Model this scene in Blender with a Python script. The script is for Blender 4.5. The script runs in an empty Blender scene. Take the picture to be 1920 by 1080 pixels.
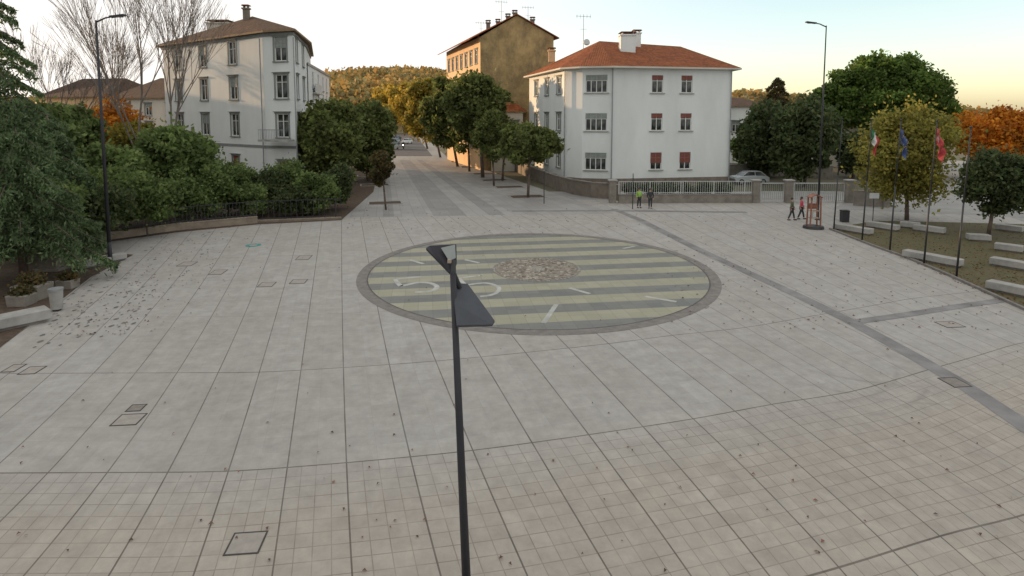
import bpy, math, random
from mathutils import Vector, Matrix
import numpy as np
random.seed(7); rng=np.random.default_rng(7)
S=bpy.context.scene; COL=S.collection
# ---------------- camera model (survey) ----------------
F=1120.; CY=313.; H=8.; PIT=math.radians(5)
cp,sp=math.cos(PIT),math.sin(PIT)
def ray(u,v):
    dx=(u-960)/F; dy=(v-CY)/F
    return Vector((dx,cp-dy*sp,-sp-dy*cp))
def gp(u,v,z=0.):
    r=ray(u,v); t=(z-H)/r.z
    return Vector((r.x*t,r.y*t,z))
def wp(u,v,D):
    r=ray(u,v); t=D/r.y
    return Vector((r.x*t,D,H+r.z*t))
def vY(Y):
    return CY+F*math.tan(math.atan(H/Y)-PIT)
# ---------------- materials ----------------
class G:
    def __init__(s,name):
        s.m=bpy.data.materials.new(name); s.m.use_nodes=True; s.nt=s.m.node_tree; s.n=s.nt.nodes; s.l=s.nt.links
        s.b=s.n['Principled BSDF']; s.out=s.n['Material Output']
    def new(s,t,**k):
        x=s.n.new(t)
        for a,b in k.items(): setattr(x,a,b)
        return x
    def put(s,sock,val):
        if isinstance(val,bpy.types.NodeSocket): s.l.new(val,sock)
        else: sock.default_value=val
    def M(s,op,a,b=0.,c=0.,clamp=False):
        x=s.new('ShaderNodeMath',operation=op,use_clamp=clamp)
        s.put(x.inputs[0],a); s.put(x.inputs[1],b); s.put(x.inputs[2],c)
        return x.outputs[0]
    def mix(s,f,a,b,bt='MIX'):
        x=s.new('ShaderNodeMix',data_type='RGBA',blend_type=bt)
        s.put(x.inputs[0],f)
        for i,v in ((6,a),(7,b)):
            if isinstance(v,tuple) and len(v)==3: v=(*v,1)
            s.put(x.inputs[i],v)
        return x.outputs[2]
    def noise(s,scale,detail=4,vec=None,rough=.6):
        x=s.new('ShaderNodeTexNoise'); x.inputs['Scale'].default_value=scale; x.inputs['Detail'].default_value=detail
        x.inputs['Roughness'].default_value=rough
        if vec is not None: s.l.new(vec,x.inputs['Vector'])
        return x.outputs['Fac']
    def co(s,w='Object'):
        return s.new('ShaderNodeTexCoord').outputs[w]
    def rng(s,x,a,b,c,d):
        m=s.new('ShaderNodeMapRange'); s.put(m.inputs[0],x)
        for i,v in enumerate((a,b,c,d)): m.inputs[i+1].default_value=v
        return m.outputs[0]
    def bump(s,h,st=.3,dist=.02):
        b=s.new('ShaderNodeBump'); b.inputs['Strength'].default_value=st; b.inputs['Distance'].default_value=dist
        s.l.new(h,b.inputs['Height']); s.l.new(b.outputs[0],s.b.inputs['Normal'])
    def line(s,x,w):
        f=s.M('FRACT',s.M('ADD',x,.5)); d=s.M('ABSOLUTE',s.M('SUBTRACT',f,.5))
        return s.M('LESS_THAN',d,w)
def pm(name,col,rough=.8,var=.25,scale=3.,bump=0.,metal=0.,col2=None,streak=False,spec=None):
    g=G(name); c=g.co()
    if streak:
        mp=g.new('ShaderNodeMapping'); mp.inputs['Scale'].default_value=(1,1,.3); g.l.new(c,mp.inputs[0]); c=mp.outputs[0]
    n=g.noise(scale,5,c)
    n=g.rng(n,.3,.7,0,1)
    c2=col2 or tuple(x*(1-var) for x in col)
    c1=tuple(min(1,x*(1+var*.5)) for x in col) if not col2 else col
    g.put(g.b.inputs['Base Color'],g.mix(n,c2,c1))
    g.b.inputs['Roughness'].default_value=rough; g.b.inputs['Metallic'].default_value=metal
    if spec is not None: g.b.inputs['Specular IOR Level'].default_value=spec
    if bump: g.bump(g.noise(scale*6,4,g.co()),bump,.02)
    return g.m
def leafmat(name,cols,trans=.3,nscale=.5):
    g=G(name); geo=g.new('ShaderNodeNewGeometry')
    r=g.new('ShaderNodeValToRGB'); g.l.new(geo.outputs['Random Per Island'],r.inputs[0])
    e=r.color_ramp.elements
    e[0].color=(*cols[0],1); e[0].position=0; e[1].color=(*cols[-1],1); e[1].position=1
    for i,c in enumerate(cols[1:-1]):
        x=e.new((i+1)/(len(cols)-1)); x.color=(*c,1)
    n=g.rng(g.noise(nscale,3,g.co()),.35,.65,.6,1.35)
    cc=g.new('ShaderNodeVectorMath',operation='SCALE'); g.l.new(r.outputs[0],cc.inputs[0]); g.l.new(n,cc.inputs['Scale'])
    g.l.new(cc.outputs[0],g.b.inputs['Base Color']); g.b.inputs['Roughness'].default_value=.65
    g.b.inputs['Specular IOR Level'].default_value=.25
    t=g.new('ShaderNodeBsdfTranslucent'); g.l.new(cc.outputs[0],t.inputs[0])
    ms=g.new('ShaderNodeMixShader'); ms.inputs[0].default_value=trans
    g.l.new(g.b.outputs[0],ms.inputs[1]); g.l.new(t.outputs[0],ms.inputs[2]); g.l.new(ms.outputs[0],g.out.inputs[0])
    return g.m
def tiles(name,c1,c2,px=.25,py=.35):
    g=G(name); uv=g.co('UV'); sep=g.new('ShaderNodeSeparateXYZ'); g.l.new(uv,sep.inputs[0])
    u=g.M('DIVIDE',sep.outputs[0],px); v=g.M('DIVIDE',sep.outputs[1],py)
    w=g.new('ShaderNodeTexWhiteNoise',noise_dimensions='2D'); cm=g.new('ShaderNodeCombineXYZ')
    g.l.new(g.M('FLOOR',u),cm.inputs[0]); g.l.new(g.M('FLOOR',v),cm.inputs[1]); g.l.new(cm.outputs[0],w.inputs[0])
    n=g.noise(.6,5,g.co())
    f=g.M('ADD',g.M('MULTIPLY',w.outputs[0],.55),g.M('MULTIPLY',g.rng(n,.3,.7,0,1),.45))
    col=g.mix(f,c1,c2)
    ed=g.line(v,.09)
    col=g.mix(g.M('MULTIPLY',ed,.5),col,(.03,.02,.015))
    g.l.new(col,g.b.inputs['Base Color']); g.b.inputs['Roughness'].default_value=.9; g.b.inputs['Specular IOR Level'].default_value=.2
    h=g.M('ABSOLUTE',g.M('SINE',g.M('MULTIPLY',u,math.pi))); g.bump(h,.8,.06)
    return g.m

M={}
M['white_plaster']=pm('white_plaster',(.69,.72,.71),.9,.10,.4,.1,streak=True)
M['cream']=pm('cream_plaster',(.58,.55,.48),.9,.15,.4,.1,streak=True)
g=G('ochre_plaster'); oc=g.co(); mp=g.new('ShaderNodeMapping'); mp.inputs['Scale'].default_value=(1,1,.35); g.l.new(oc,mp.inputs[0])
c_=g.mix(g.rng(g.noise(.28,6,oc,.7),.38,.62,0,1),(.21,.15,.07),(.46,.33,.15)); c_=g.mix(g.M('MULTIPLY',g.rng(g.noise(1.1,6,mp.outputs[0],.7),.48,.7,0,1),.6),c_,(.14,.11,.07)); c_=g.mix(g.M('MULTIPLY',g.rng(g.noise(3,5,oc,.7),.5,.7,0,1),.4),c_,(.40,.33,.2))
g.l.new(c_,g.b.inputs['Base Color']); g.b.inputs['Roughness'].default_value=.95; M['ochre']=g.m
M['orange_plaster']=pm('peach_plaster',(.68,.47,.27),.9,.15,.4,.1)
M['trim']=pm('grey_stone_trim',(.22,.235,.225),.8,.2,2)
M['plinth']=pm('plinth_stone',(.20,.17,.14),.85,.3,1.5,.3)
M['winframe']=pm('white_window_paint',(.66,.67,.64),.5,.1,3)
M['brownframe']=pm('brown_shutter_paint',(.22,.07,.05),.6,.2,3)
M['greyshut']=pm('grey_green_roller_shutter',(.27,.30,.28),.6,.2,3)
g=G('window_glass'); n=g.noise(.7,2,g.co()); g.put(g.b.inputs['Base Color'],g.mix(g.rng(n,.4,.6,0,1),(.02,.024,.024),(.14,.15,.145)))
g.b.inputs['Roughness'].default_value=.15; g.b.inputs['Specular IOR Level'].default_value=.35; M['glass']=g.m
M['roof']=tiles('terracotta_roof_tiles',(.15,.048,.02),(.35,.115,.045))
M['roofold']=tiles('weathered_roof_tiles',(.055,.038,.030),(.125,.078,.056))
M['wood_soffit']=pm('soffit_wood',(.24,.16,.09),.8)
M['bark']=pm('tree_bark',(.12,.09,.07),.95,.4,4,.6)
M['barkpale']=pm('pale_bark',(.18,.155,.135),.95,.3,4,.4)
M['concrete']=pm('concrete',(.35,.34,.32),.85,.3,1.5,.2)
M['darkmetal']=pm('dark_metal',(.035,.037,.04),.45,.2,5,metal=.2)
M['lampmetal']=pm('lamp_grey_metal',(.040,.040,.048),.5,.2,3,metal=.1,spec=.3)
M['galv']=pm('galvanised_steel',(.30,.31,.32),.5,.15,3,metal=.4)
M['lens']=pm('lamp_lens_glass',(.26,.28,.27),.3,.1,3)
M['rail']=pm('white_rail_paint',(.50,.52,.52),.5,.12,3)
M['wallstone']=pm('garden_wall_stone',(.23,.21,.18),.9,.3,2,.4)
M['beigewall']=pm('beige_wall',(.29,.24,.185),.9,.35,1.2,.3)
M['wood']=pm('reddish_wood',(.28,.12,.075),.7,.4,5,.2)
M['woodpale']=pm('pale_wood',(.38,.30,.22),.7,.3,5,.2)
M['soil']=pm('planting_soil',(.09,.06,.04),.95,.5,4,.6)
M['gravelst']=pm('gravel_stone',(.33,.30,.26),.9,.6,8,.3)
M['rubber']=pm('rubber',(.02,.02,.02),.8)
M['skin']=pm('skin',(.50,.30,.22),.6,.1)
M['hair']=pm('hair',(.05,.035,.025),.7)
M['shoe']=pm('shoe_leather',(.03,.025,.025),.6)
# ---------------- mesh builder ----------------
class MB:
    def __init__(s): s.v=[]; s.f=[]; s.uv=None
    def add(s,vs,fs):
        o=len(s.v); s.v+= [tuple(x) for x in vs]; s.f+=[tuple(i+o for i in f) for f in fs]
    def box(s,c,size,rz=0.,rot=None,taper=1.):
        hx,hy,hz=[x/2 for x in size]; R=rot if rot is not None else Matrix.Rotation(rz,3,'Z'); c=Vector(c)
        vs=[]
        for z,t in ((-hz,1),(hz,taper)):
            for x,y in ((-hx,-hy),(hx,-hy),(hx,hy),(-hx,hy)): vs.append(c+R@Vector((x*t,y*t,z)))
        s.add(vs,[(0,3,2,1),(4,5,6,7),(0,1,5,4),(1,2,6,5),(2,3,7,6),(3,0,4,7)])
    def tube(s,p0,p1,r0,r1,n=8,cap=True):
        p0,p1=Vector(p0),Vector(p1); d=(p1-p0)
        if d.length<1e-6: return
        d.normalize(); a=d.orthogonal().normalized(); b=d.cross(a)
        vs=[]
        for p,r in ((p0,r0),(p1,r1)):
            for i in range(n):
                t=2*math.pi*i/n; vs.append(p+(a*math.cos(t)+b*math.sin(t))*r)
        fs=[(i,(i+1)%n,n+(i+1)%n,n+i) for i in range(n)]
        if cap: fs+=[tuple(range(n))[::-1],tuple(range(n,2*n))]
        s.add(vs,fs)
    def path(s,pts,rs,n=6):
        for i in range(len(pts)-1): s.tube(pts[i],pts[i+1],rs[i],rs[i+1],n,cap=(i in(0,len(pts)-2)))
    def ell(s,c,r,nu=10,nv=6,jit=0.):
        c=Vector(c); vs=[]; fs=[]
        for j in range(nv+1):
            th=math.pi*j/nv
            for i in range(nu):
                ph=2*math.pi*i/nu; k=1+random.uniform(-jit,jit)
                vs.append(c+Vector((r[0]*math.sin(th)*math.cos(ph)*k,r[1]*math.sin(th)*math.sin(ph)*k,r[2]*math.cos(th)*k)))
        for j in range(nv):
            for i in range(nu): fs.append((j*nu+i,(j+1)*nu+i,(j+1)*nu+(i+1)%nu,j*nu+(i+1)%nu))
        s.add(vs,fs)
    def prism(s,poly,z0,z1):
        n=len(poly); s.add([(p[0],p[1],z0) for p in poly]+[(p[0],p[1],z1) for p in poly],
            [tuple(range(n))[::-1],tuple(range(n,2*n))]+[(i,(i+1)%n,n+(i+1)%n,n+i) for i in range(n)])
    def obj(s,name,mat,parent=None,smooth=False,bevel=0.,world=True):
        me=bpy.data.meshes.new(name); off=Vector((0,0,0))
        if parent is not None and world: off=parent.location
        me.from_pydata([(x[0]-off[0],x[1]-off[1],x[2]-off[2]) for x in s.v],[],s.f); me.update()
        if s.uv:
            ul=me.uv_layers.new(name='UVMap'); k=0
            for uvf in s.uv:
                for t in uvf: ul.data[k].uv=t; k+=1
        me.materials.append(M[mat] if isinstance(mat,str) else mat)
        if smooth: me.polygons.foreach_set('use_smooth',[True]*len(me.polygons))
        o=bpy.data.objects.new(name,me); COL.objects.link(o)
        if parent is not None: o.parent=parent
        if bevel:
            b=o.modifiers.new('bevel','BEVEL'); b.width=bevel; b.segments=2; b.limit_method='ANGLE'
        return o
def tag(o,label,cat,group=None):
    o['label']=label; o['category']=cat
    if group: o['group']=group
def thing(name,label,cat,loc,group=None,rz=0.):
    e=bpy.data.objects.new(name,None); e.empty_display_size=.3; COL.objects.link(e); e.location=loc; e.rotation_euler[2]=rz
    tag(e,label,cat,group); return e
def clone(o,parent=None,loc=None,rz=None,label=None):
    c=o.copy(); COL.objects.link(c); c.parent=parent
    if loc is not None: c.location=loc
    if rz is not None: c.rotation_euler[2]=rz
    if label: c['label']=label
    for ch in list(o.children): clone(ch,c)
    return c
def struct(o): o['kind']='structure'; return o
def sheet(name,pts,z,mat,label=None):
    mb=MB(); mb.add([(p[0],p[1],z) for p in pts],[tuple(range(len(pts)))]); o=mb.obj(name,mat); 
    if o.data.polygons[0].normal.z<0: o.data.flip_normals()
    return struct(o)
# ---------------- ground ----------------
M['field']=pm('field_ground',(.10,.10,.055),.95,.5,.05,0,col2=(.13,.11,.08))
M['asphalt']=pm('asphalt',(.085,.085,.09),.9,.3,.8,.2)
M['sidewalk']=pm('sidewalk_concrete',(.29,.285,.275),.9,.2,.5,.1)
sheet('ground',[(-3000,-200),(3000,-200),(3000,4000),(-3000,4000)],-.012,'field')
sheet('plaza_base',[(-70,-5),(70,-5),(70,62),(-70,62)],-.006,'sidewalk')
# paving with joints
g=G('plaza_paving'); uv=g.co('UV'); sep=g.new('ShaderNodeSeparateXYZ'); g.l.new(uv,sep.inputs[0]); U,V=sep.outputs[0],sep.outputs[1]
obc=g.co()
near=g.M('LESS_THAN',V,0.)
def cell(a,b,seed):
    w=g.new('ShaderNodeTexWhiteNoise',noise_dimensions='3D'); cm=g.new('ShaderNodeCombineXYZ')
    g.l.new(g.M('FLOOR',a),cm.inputs[0]); g.l.new(g.M('FLOOR',b),cm.inputs[1]); cm.inputs[2].default_value=seed
    g.l.new(cm.outputs[0],w.inputs[0]); return w.outputs[0]
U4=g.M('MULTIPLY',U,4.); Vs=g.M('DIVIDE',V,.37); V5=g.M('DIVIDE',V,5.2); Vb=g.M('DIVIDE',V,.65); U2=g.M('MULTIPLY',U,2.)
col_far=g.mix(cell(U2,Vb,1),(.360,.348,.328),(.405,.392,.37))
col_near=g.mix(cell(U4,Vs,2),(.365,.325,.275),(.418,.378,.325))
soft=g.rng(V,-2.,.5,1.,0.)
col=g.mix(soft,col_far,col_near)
pan=cell(U,V5,3)
col=g.mix(g.M('MULTIPLY',pan,.20),col,(.31,.27,.235))
sm_=g.new('ShaderNodeMapping'); sm_.inputs['Scale'].default_value=(3.2,.28,1); g.l.new(uv,sm_.inputs[0])
strk=g.rng(g.noise(1.4,5,sm_.outputs[0],.65),.42,.72,0,1); col=g.mix(g.M('MULTIPLY',strk,.36),col,(.28,.258,.235))
st=g.rng(g.noise(.16,6,obc,.65),.35,.7,0,1); col=g.mix(g.M('MULTIPLY',st,.42),col,(.285,.262,.238))
st3=g.rng(g.noise(.5,7,obc,.75),.52,.72,0,1); col=g.mix(g.M('MULTIPLY',st3,.4),col,(.25,.23,.21))
st2=g.rng(g.noise(2.2,6,obc,.7),.3,.75,.84,1.14)
sc=g.new('ShaderNodeVectorMath',operation='SCALE'); g.l.new(col,sc.inputs[0]); g.l.new(st2,sc.inputs['Scale']); col=sc.outputs[0]
# faint curved tyre marks worn into the stone: rings about two turning centres
def arc(cx,cy,r,w,a0=None):
    vd=g.new('ShaderNodeVectorMath',operation='DISTANCE'); g.l.new(obc,vd.inputs[0]); vd.inputs[1].default_value=(cx,cy,0)
    return g.rng(g.M('ABSOLUTE',g.M('SUBTRACT',vd.outputs['Value'],r)),0.,w,1.,0.)
ta=gp(1690,720); msk=g.new('ShaderNodeVectorMath',operation='DISTANCE'); g.l.new(obc,msk.inputs[0]); msk.inputs[1].default_value=(ta.x,ta.y,0)
near_t=g.rng(msk.outputs['Value'],1.5,4.2,1.,0.)
tm_=g.M('MAXIMUM',g.M('MAXIMUM',arc(ta.x-3.2,ta.y+3.0,4.2,.12),arc(ta.x-3.2,ta.y+3.0,5.0,.12)),g.M('MAXIMUM',arc(ta.x+1.0,ta.y+5.0,5.2,.12),arc(ta.x+1.0,ta.y+5.0,6.3,.10)))
col=g.mix(g.M('MULTIPLY',g.M('MULTIPLY',g.M('MULTIPLY',tm_,near_t),g.rng(g.noise(1.0,4,obc),.35,.6,.2,1.)),.38),col,(.17,.16,.15))
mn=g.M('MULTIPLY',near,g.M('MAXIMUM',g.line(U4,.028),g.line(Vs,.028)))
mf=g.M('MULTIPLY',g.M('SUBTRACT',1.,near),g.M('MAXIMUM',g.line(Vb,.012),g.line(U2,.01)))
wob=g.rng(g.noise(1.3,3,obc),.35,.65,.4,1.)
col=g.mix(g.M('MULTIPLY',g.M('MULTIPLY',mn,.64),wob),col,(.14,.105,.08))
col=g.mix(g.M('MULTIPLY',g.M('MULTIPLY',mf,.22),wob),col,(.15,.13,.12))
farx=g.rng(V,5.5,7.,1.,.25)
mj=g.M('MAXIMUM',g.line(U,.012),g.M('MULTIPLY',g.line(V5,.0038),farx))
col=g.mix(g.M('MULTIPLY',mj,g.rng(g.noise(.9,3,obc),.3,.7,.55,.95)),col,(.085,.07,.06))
g.l.new(col,g.b.inputs['Base Color']); g.b.inputs['Roughness'].default_value=.75
g.bump(g.noise(18,5,obc),.12,.01)
M['paving']=g.m
t420=lambda k:640+37*k
t600=([-14,-12,-8,-4,0,3,6,10,15,20,34],[-295,-160,110,385,641,865,1090,1320,1590,1850,2570])
t800=([-14,-12,-8,-4,0,3,6,8,10,15,20,34],[-735,-520,-90,270,643,975,1320,1520,1660,1935,2230,3100])
t1080=([-14,-12,-8,-4,-2,0,1,3,6,8,10,15,20,34],[-1340,-1080,-560,40,365,655,830,1150,1590,1850,2060,2520,3000,4300])
yBt=([-14,-8,-2,0,2,4,6,8,11,15,20,34],[890,888,885,868,845,815,785,757,733,692,645,560])
ks=np.arange(-14,34.01,.5)
def smooth(a):
    b=np.array(a,float)
    for _ in range(2): b[1:-1]=(b[:-2]+2*b[1:-1]+b[2:])/4
    return b
X6=smooth(np.interp(ks,*t600)); X8=smooth(np.interp(ks,*t800)); X10=smooth(np.interp(ks,*t1080)); YB=smooth(np.interp(ks,*yBt))
Ds=np.concatenate([np.arange(7.,20,.5),np.arange(20,56.5,1.)])
mb=MB(); VV=[];uvs=[]
for i,k in enumerate(ks):
    c=np.polyfit([420,600,800,1080],[t420(k),X6[i],X8[i],X10[i]],2)
    DB=gp(960,YB[i]).y
    for D in Ds:
        y=vY(D); p=gp(float(np.polyval(c,y)),y); VV.append((p.x,p.y,0.)); uvs.append((float(k),float(D-DB)))
nD=len(Ds); FF=[]
for i in range(len(ks)-1):
    for j in range(nD-1): FF.append((i*nD+j,(i+1)*nD+j,(i+1)*nD+j+1,i*nD+j+1))
mb.v=VV; mb.f=FF; mb.uv=[[uvs[a] for a in f] for f in FF]
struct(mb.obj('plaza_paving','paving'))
# street slabs
g=G('street_slabs'); uv=g.co('UV'); sep=g.new('ShaderNodeSeparateXYZ'); g.l.new(uv,sep.inputs[0]); U,V=sep.outputs[0],sep.outputs[1]
obc=g.co(); acc=None
for a,b in ((.16,.20),(.34,.46),(.54,.60)):
    m=g.M('MULTIPLY',g.M('GREATER_THAN',U,a),g.M('LESS_THAN',U,b)); acc=m if acc is None else g.M('ADD',acc,m)
w=cell(g.M('MULTIPLY',U,22.),g.M('DIVIDE',V,1.3),5)
col=g.mix(w,(.29,.28,.27),(.35,.34,.325)); col=g.mix(g.M('MULTIPLY',acc,.6),col,g.mix(w,(.16,.16,.16),(.21,.21,.205)))
col=g.mix(g.M('MULTIPLY',g.line(g.M('MULTIPLY',U,22.),.03),.3),col,(.12,.11,.1))
col=g.mix(g.M('MULTIPLY',g.rng(g.noise(.3,5,obc),.35,.7,0,1),.4),col,(.22,.21,.20))
g.l.new(col,g.b.inputs['Base Color']); g.b.inputs['Roughness'].default_value=.7; M['street']=g.m
def gridsheet(name,A,B,C,Dd,nu,nv,z,mat,vlen):
    mb=MB(); A,B,C,Dd=map(Vector,(A,B,C,Dd)); uvs=[]
    for j in range(nv+1):
        for i in range(nu+1):
            s,t=i/nu,j/nv; p=(A.lerp(B,s)).lerp(Dd.lerp(C,s),t); mb.v.append((p.x,p.y,z)); uvs.append((s,t*vlen))
    for j in range(nv):
        for i in range(nu):
            a=j*(nu+1)+i; mb.f.append((a,a+1,a+nu+2,a+nu+1))
    mb.uv=[[uvs[a] for a in f] for f in mb.f]; return struct(mb.obj(name,mat))
gridsheet('street_paving',gp(632,408),gp(1150,400),gp(838,294),gp(697,294),20,40,.004,'street',65)
sheet('road',[gp(738,294),gp(812,294),gp(752,220),gp(745,220)],.008,'asphalt')
sheet('sidewalk_far',[gp(812,294),gp(838,294),gp(754,221),gp(752,220)],.005,'sidewalk')
sheet('crossing_band',[gp(734,300),gp(820,300),gp(812,293),gp(738,293)],.012,'concrete')
sheet('road_side',[gp(1560,392),gp(2200,420),gp(2200,330),gp(1780,300),gp(1700,330),gp(1600,372)],.006,'sidewalk')
M['band']=pm('dark_paving_band',(.225,.218,.215),.8,.35,.9,.1)
def ribbon(name,pts,w,z,mat,mk=True):
    P=[Vector((p[0],p[1],0)) for p in pts]; mb=MB(); L=[];R=[]
    for i,p in enumerate(P):
        d=(P[min(i+1,len(P)-1)]-P[max(i-1,0)]).normalized(); n=Vector((-d.y,d.x,0))*w/2
        L.append(p+n);R.append(p-n)
    mb.v=[(a.x,a.y,z) for a in L]+[(a.x,a.y,z) for a in R]; n=len(P)
    mb.f=[(i,n+i,n+i+1,i+1) for i in range(n-1)]
    return mb if not mk else struct(mb.obj(name,mat))
ribbon('paving_band',[gp(*p) for p in ((1150,392),(1200,412),(1300,463),(1400,510),(1500,556),(1590,600),(1700,660),(1800,718),(1860,757),(1960,825),(2060,900))],.6,.006,'band')
ribbon('paving_band_cross',[gp(*p) for p in ((1608,603),(1700,590),(1800,574),(1880,563))],.45,.010,'band')
ribbon('paving_band_front',[gp(*p) for p in ((960,396),(1150,395),(1400,398))],.7,.011,'band')
# clock circle
c0=gp(1010,437); c1=gp(1010,630); CC=Vector((wp(1006,505,(c0.y+c1.y)/2).x,(c0.y+c1.y)/2,0)); R=9.4; EX=.965
g=G('clock_stripes'); obc=g.co(); mp=g.new('ShaderNodeMapping'); mp.inputs['Rotation'].default_value=(0,0,math.radians(-8)); g.l.new(obc,mp.inputs[0])
sep=g.new('ShaderNodeSeparateXYZ'); g.l.new(mp.outputs[0],sep.inputs[0]); X_,Y_=sep.outputs[0],sep.outputs[1]
f=g.M('GREATER_THAN',g.M('FRACT',g.M('ADD',g.M('DIVIDE',Y_,2.1),.27)),.48)
w=cell(g.M('DIVIDE',X_,.6),g.M('DIVIDE',Y_,.525),7)
ca=g.mix(w,(.30,.288,.20),(.345,.328,.238)); cb=g.mix(w,(.135,.142,.135),(.17,.176,.166))
col=g.mix(f,cb,ca); col=g.mix(g.M('MULTIPLY',g.rng(g.noise(.7,6,obc,.7),.4,.7,0,1),.4),col,(.235,.228,.19))
col=g.mix(g.M('MULTIPLY',g.M('MAXIMUM',g.line(g.M('DIVIDE',X_,.6),.02),g.line(g.M('DIVIDE',Y_,.525),.02)),.3),col,(.07,.065,.06))
g.l.new(col,g.b.inputs['Base Color']); g.b.inputs['Roughness'].default_value=.6; M['stripes']=g.m
def disc(name,r0,r1,z,mat,parent=None,n=96,jit=0.):
    mb=MB(); ex=EX
    def P(r,i): a=2*math.pi*i/n; r=r*(1+random.uniform(-jit,jit)); return (r*math.cos(a)*ex,r*math.sin(a),z)
    if r0<=0:
        mb.v=[P(r1,i) for i in range(n)]; mb.f=[tuple(range(n))]
    else:
        for r in (r0,r1): mb.v+=[P(r,i) for i in range(n)]
        mb.f=[(i,n+i,n+(i+1)%n,(i+1)%n) for i in range(n)]
    o=mb.obj(name,mat,None); o.location=CC; o.parent=parent
    if parent: o.location=(0,0,0)
    return o
M['ringstone']=pm('ring_paver',(.20,.183,.17),.8,.3,3,.2)
M['ringdark']=pm('ring_joint_stone',(.11,.10,.095),.8,.3,3,.2)
struct(disc('clock_ring_paving',R-.5,R,.008,'ringstone')); struct(disc('clock_ring_inner',R-.58,R-.505,.009,'ringdark'))
struct(disc('clock_face_paving',0,R-.57,.004,'stripes'))
ce=thing('mosaic_rosette','round rough-stone rosette at the centre of the striped circle','floor mosaic',CC)
M['rosette']=pm('rosette_mosaic',(.34,.30,.25),.9,.6,2.2,.6,col2=(.13,.11,.09))
disc('mosaic',0,2.2,.014,'rosette',ce,60,.03)
disc('centre_plate',0,.5,.020,'gravelst',ce,20,.06)
mb=MB()
for i in range(620):
    a=random.uniform(0,6.28); r=2.2*math.sqrt(random.uniform(.05,.98))
    if abs(math.sin(a-.1))<.10: continue
    s=random.uniform(.04,.13); mb.ell((r*math.cos(a)*EX,r*math.sin(a),.02),(s,s*random.uniform(.6,1),.03),6,4,.2)
g=G('rosette_stone'); geo=g.new('ShaderNodeNewGeometry'); g.l.new(g.mix(geo.outputs['Random Per Island'],(.12,.105,.09),(.44,.39,.32)),g.b.inputs['Base Color'])
o=mb.obj('stones',g.m,None); o.parent=ce; o['kind']='stuff'
mb=MB()
for i in range(60):
    a=2*math.pi*i/60; mb.box((2.3*math.cos(a)*EX,2.3*math.sin(a),.012),(.12,.2,.022),a)
o=mb.obj('rim','gravelst',None); o.parent=ce; o['kind']='stuff'
M['inlay']=pm('pale_inlay_stone',(.44,.44,.415),.7,.3,2,.1)
def inlay(name,label,pts,w,cat):
    P=[gp(*p) for p in pts]; mb=ribbon('x',P,w,.009,'inlay',False); c=sum(P,Vector())/len(P)
    mb.v=[(v[0]-c.x,v[1]-c.y,v[2]) for v in mb.v]
    o=mb.obj(name,'inlay'); o.location=(c.x,c.y,0); tag(o,label,cat)
def spl(pts,k=4):
    out=[]
    for i in range(len(pts)-1):
        p0=pts[max(i-1,0)];p1=pts[i];p2=pts[i+1];p3=pts[min(i+2,len(pts)-1)]
        for j in range(k):
            t=j/k; out.append(tuple(.5*((2*b)+(c-a)*t+(2*a-5*b+4*c-d)*t*t+(-a+3*b-3*c+d)*t**3) for a,b,c,d in zip(p0,p1,p2,p3)))
    return out+[pts[-1]]
inlay('numeral_five','pale stone numeral 5 inlaid in the striped circle',[(790,519),(765,521),(741,524),(745,530)]+spl([(752,537),(768,533),(785,530),(806,531),(819,537),(815,543),(800,547),(778,548)]),.24,'floor numeral')
inlay('numeral_five','pale stone numeral 5 partly hidden, inlaid in the striped circle',[(903,517),(880,519),(862,522),(866,528)]+spl([(874,535),(893,532),(912,531),(928,535),(936,541),(931,549),(918,554),(900,556)]),.2,'floor numeral')
for a,b in (((768,487),(794,495)),((872,487),(898,493)),((1068,540),(1106,551)),((1043,571),(1019,606)),((1210,556),(1268,566)),((838,460),(850,463)),((1168,466),(1190,462))):
    inlay('hour_mark','pale stone hour mark inlaid in the striped circle',[a,((a[0]+b[0])/2,(a[1]+b[1])/2),b],.2,'hour mark')
# manhole covers
M['cover']=pm('cover_stone',(.33,.30,.27),.8,.2,4); M['coverdark']=pm('cover_steel_edge',(.05,.045,.04),.7); M['covermid']=pm('cover_cast_iron',(.22,.195,.17),.7,.3,6)
def cover(name,u0,u1,v0,v1,mat='cover',label='square paved manhole cover with dark steel rim'):
    um,vm=(u0+u1)/2,(v0+v1)/2; c=gp(um,vm); w=gp(u1,vm).x-gp(u0,vm).x; h=gp(um,v0).y-gp(um,v1).y
    w=max(w,.4);h=max(h,.4)
    o=thing(name,label,'manhole cover',(c.x,c.y,0),'manhole covers set in the paving',rz=.1)
    b=MB(); t=.03
    b.box((0,h/2-t/2,.006),(w,t,.012));b.box((0,-h/2+t/2,.006),(w,t,.012));b.box((w/2-t/2,0,.006),(t,h-2*t,.0121));b.box((-w/2+t/2,0,.006),(t,h-2*t,.0121))
    b.obj('rim','coverdark',o,world=False)
    b=MB(); b.box((0,0,.005),(w-2*t-.004,h-2*t-.004,.008)); b.obj('plate',mat,o,world=False)
for q in ((430,493,997,1040),(218,265,776,798),(243,268,759,771),(45,76,687,702),(14,38,683,698),(1772,1808,708,726),(487,514,529,538),(338,364,491,499),(397,421,506,515),(558,582,479,487),(1762,1800,603,614),(546,574,524,532)):
    cover('manhole_cover',*q,mat='cover' if q[0] not in(243,1772) else 'covermid')
M['teal']=pm('teal_paint',(.03,.25,.23),.6); e=thing('manhole_cover','round manhole cover painted teal in pale paving','manhole cover',gp(475,460),'manhole covers set in the paving')
b=MB(); b.tube((0,0,0),(0,0,.012),.45,.45,24); b.obj('rim','teal',e,world=False); b=MB(); b.tube((0,0,.002),(0,0,.016),.24,.24,24); b.obj('plate','cover',e,world=False)
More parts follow.
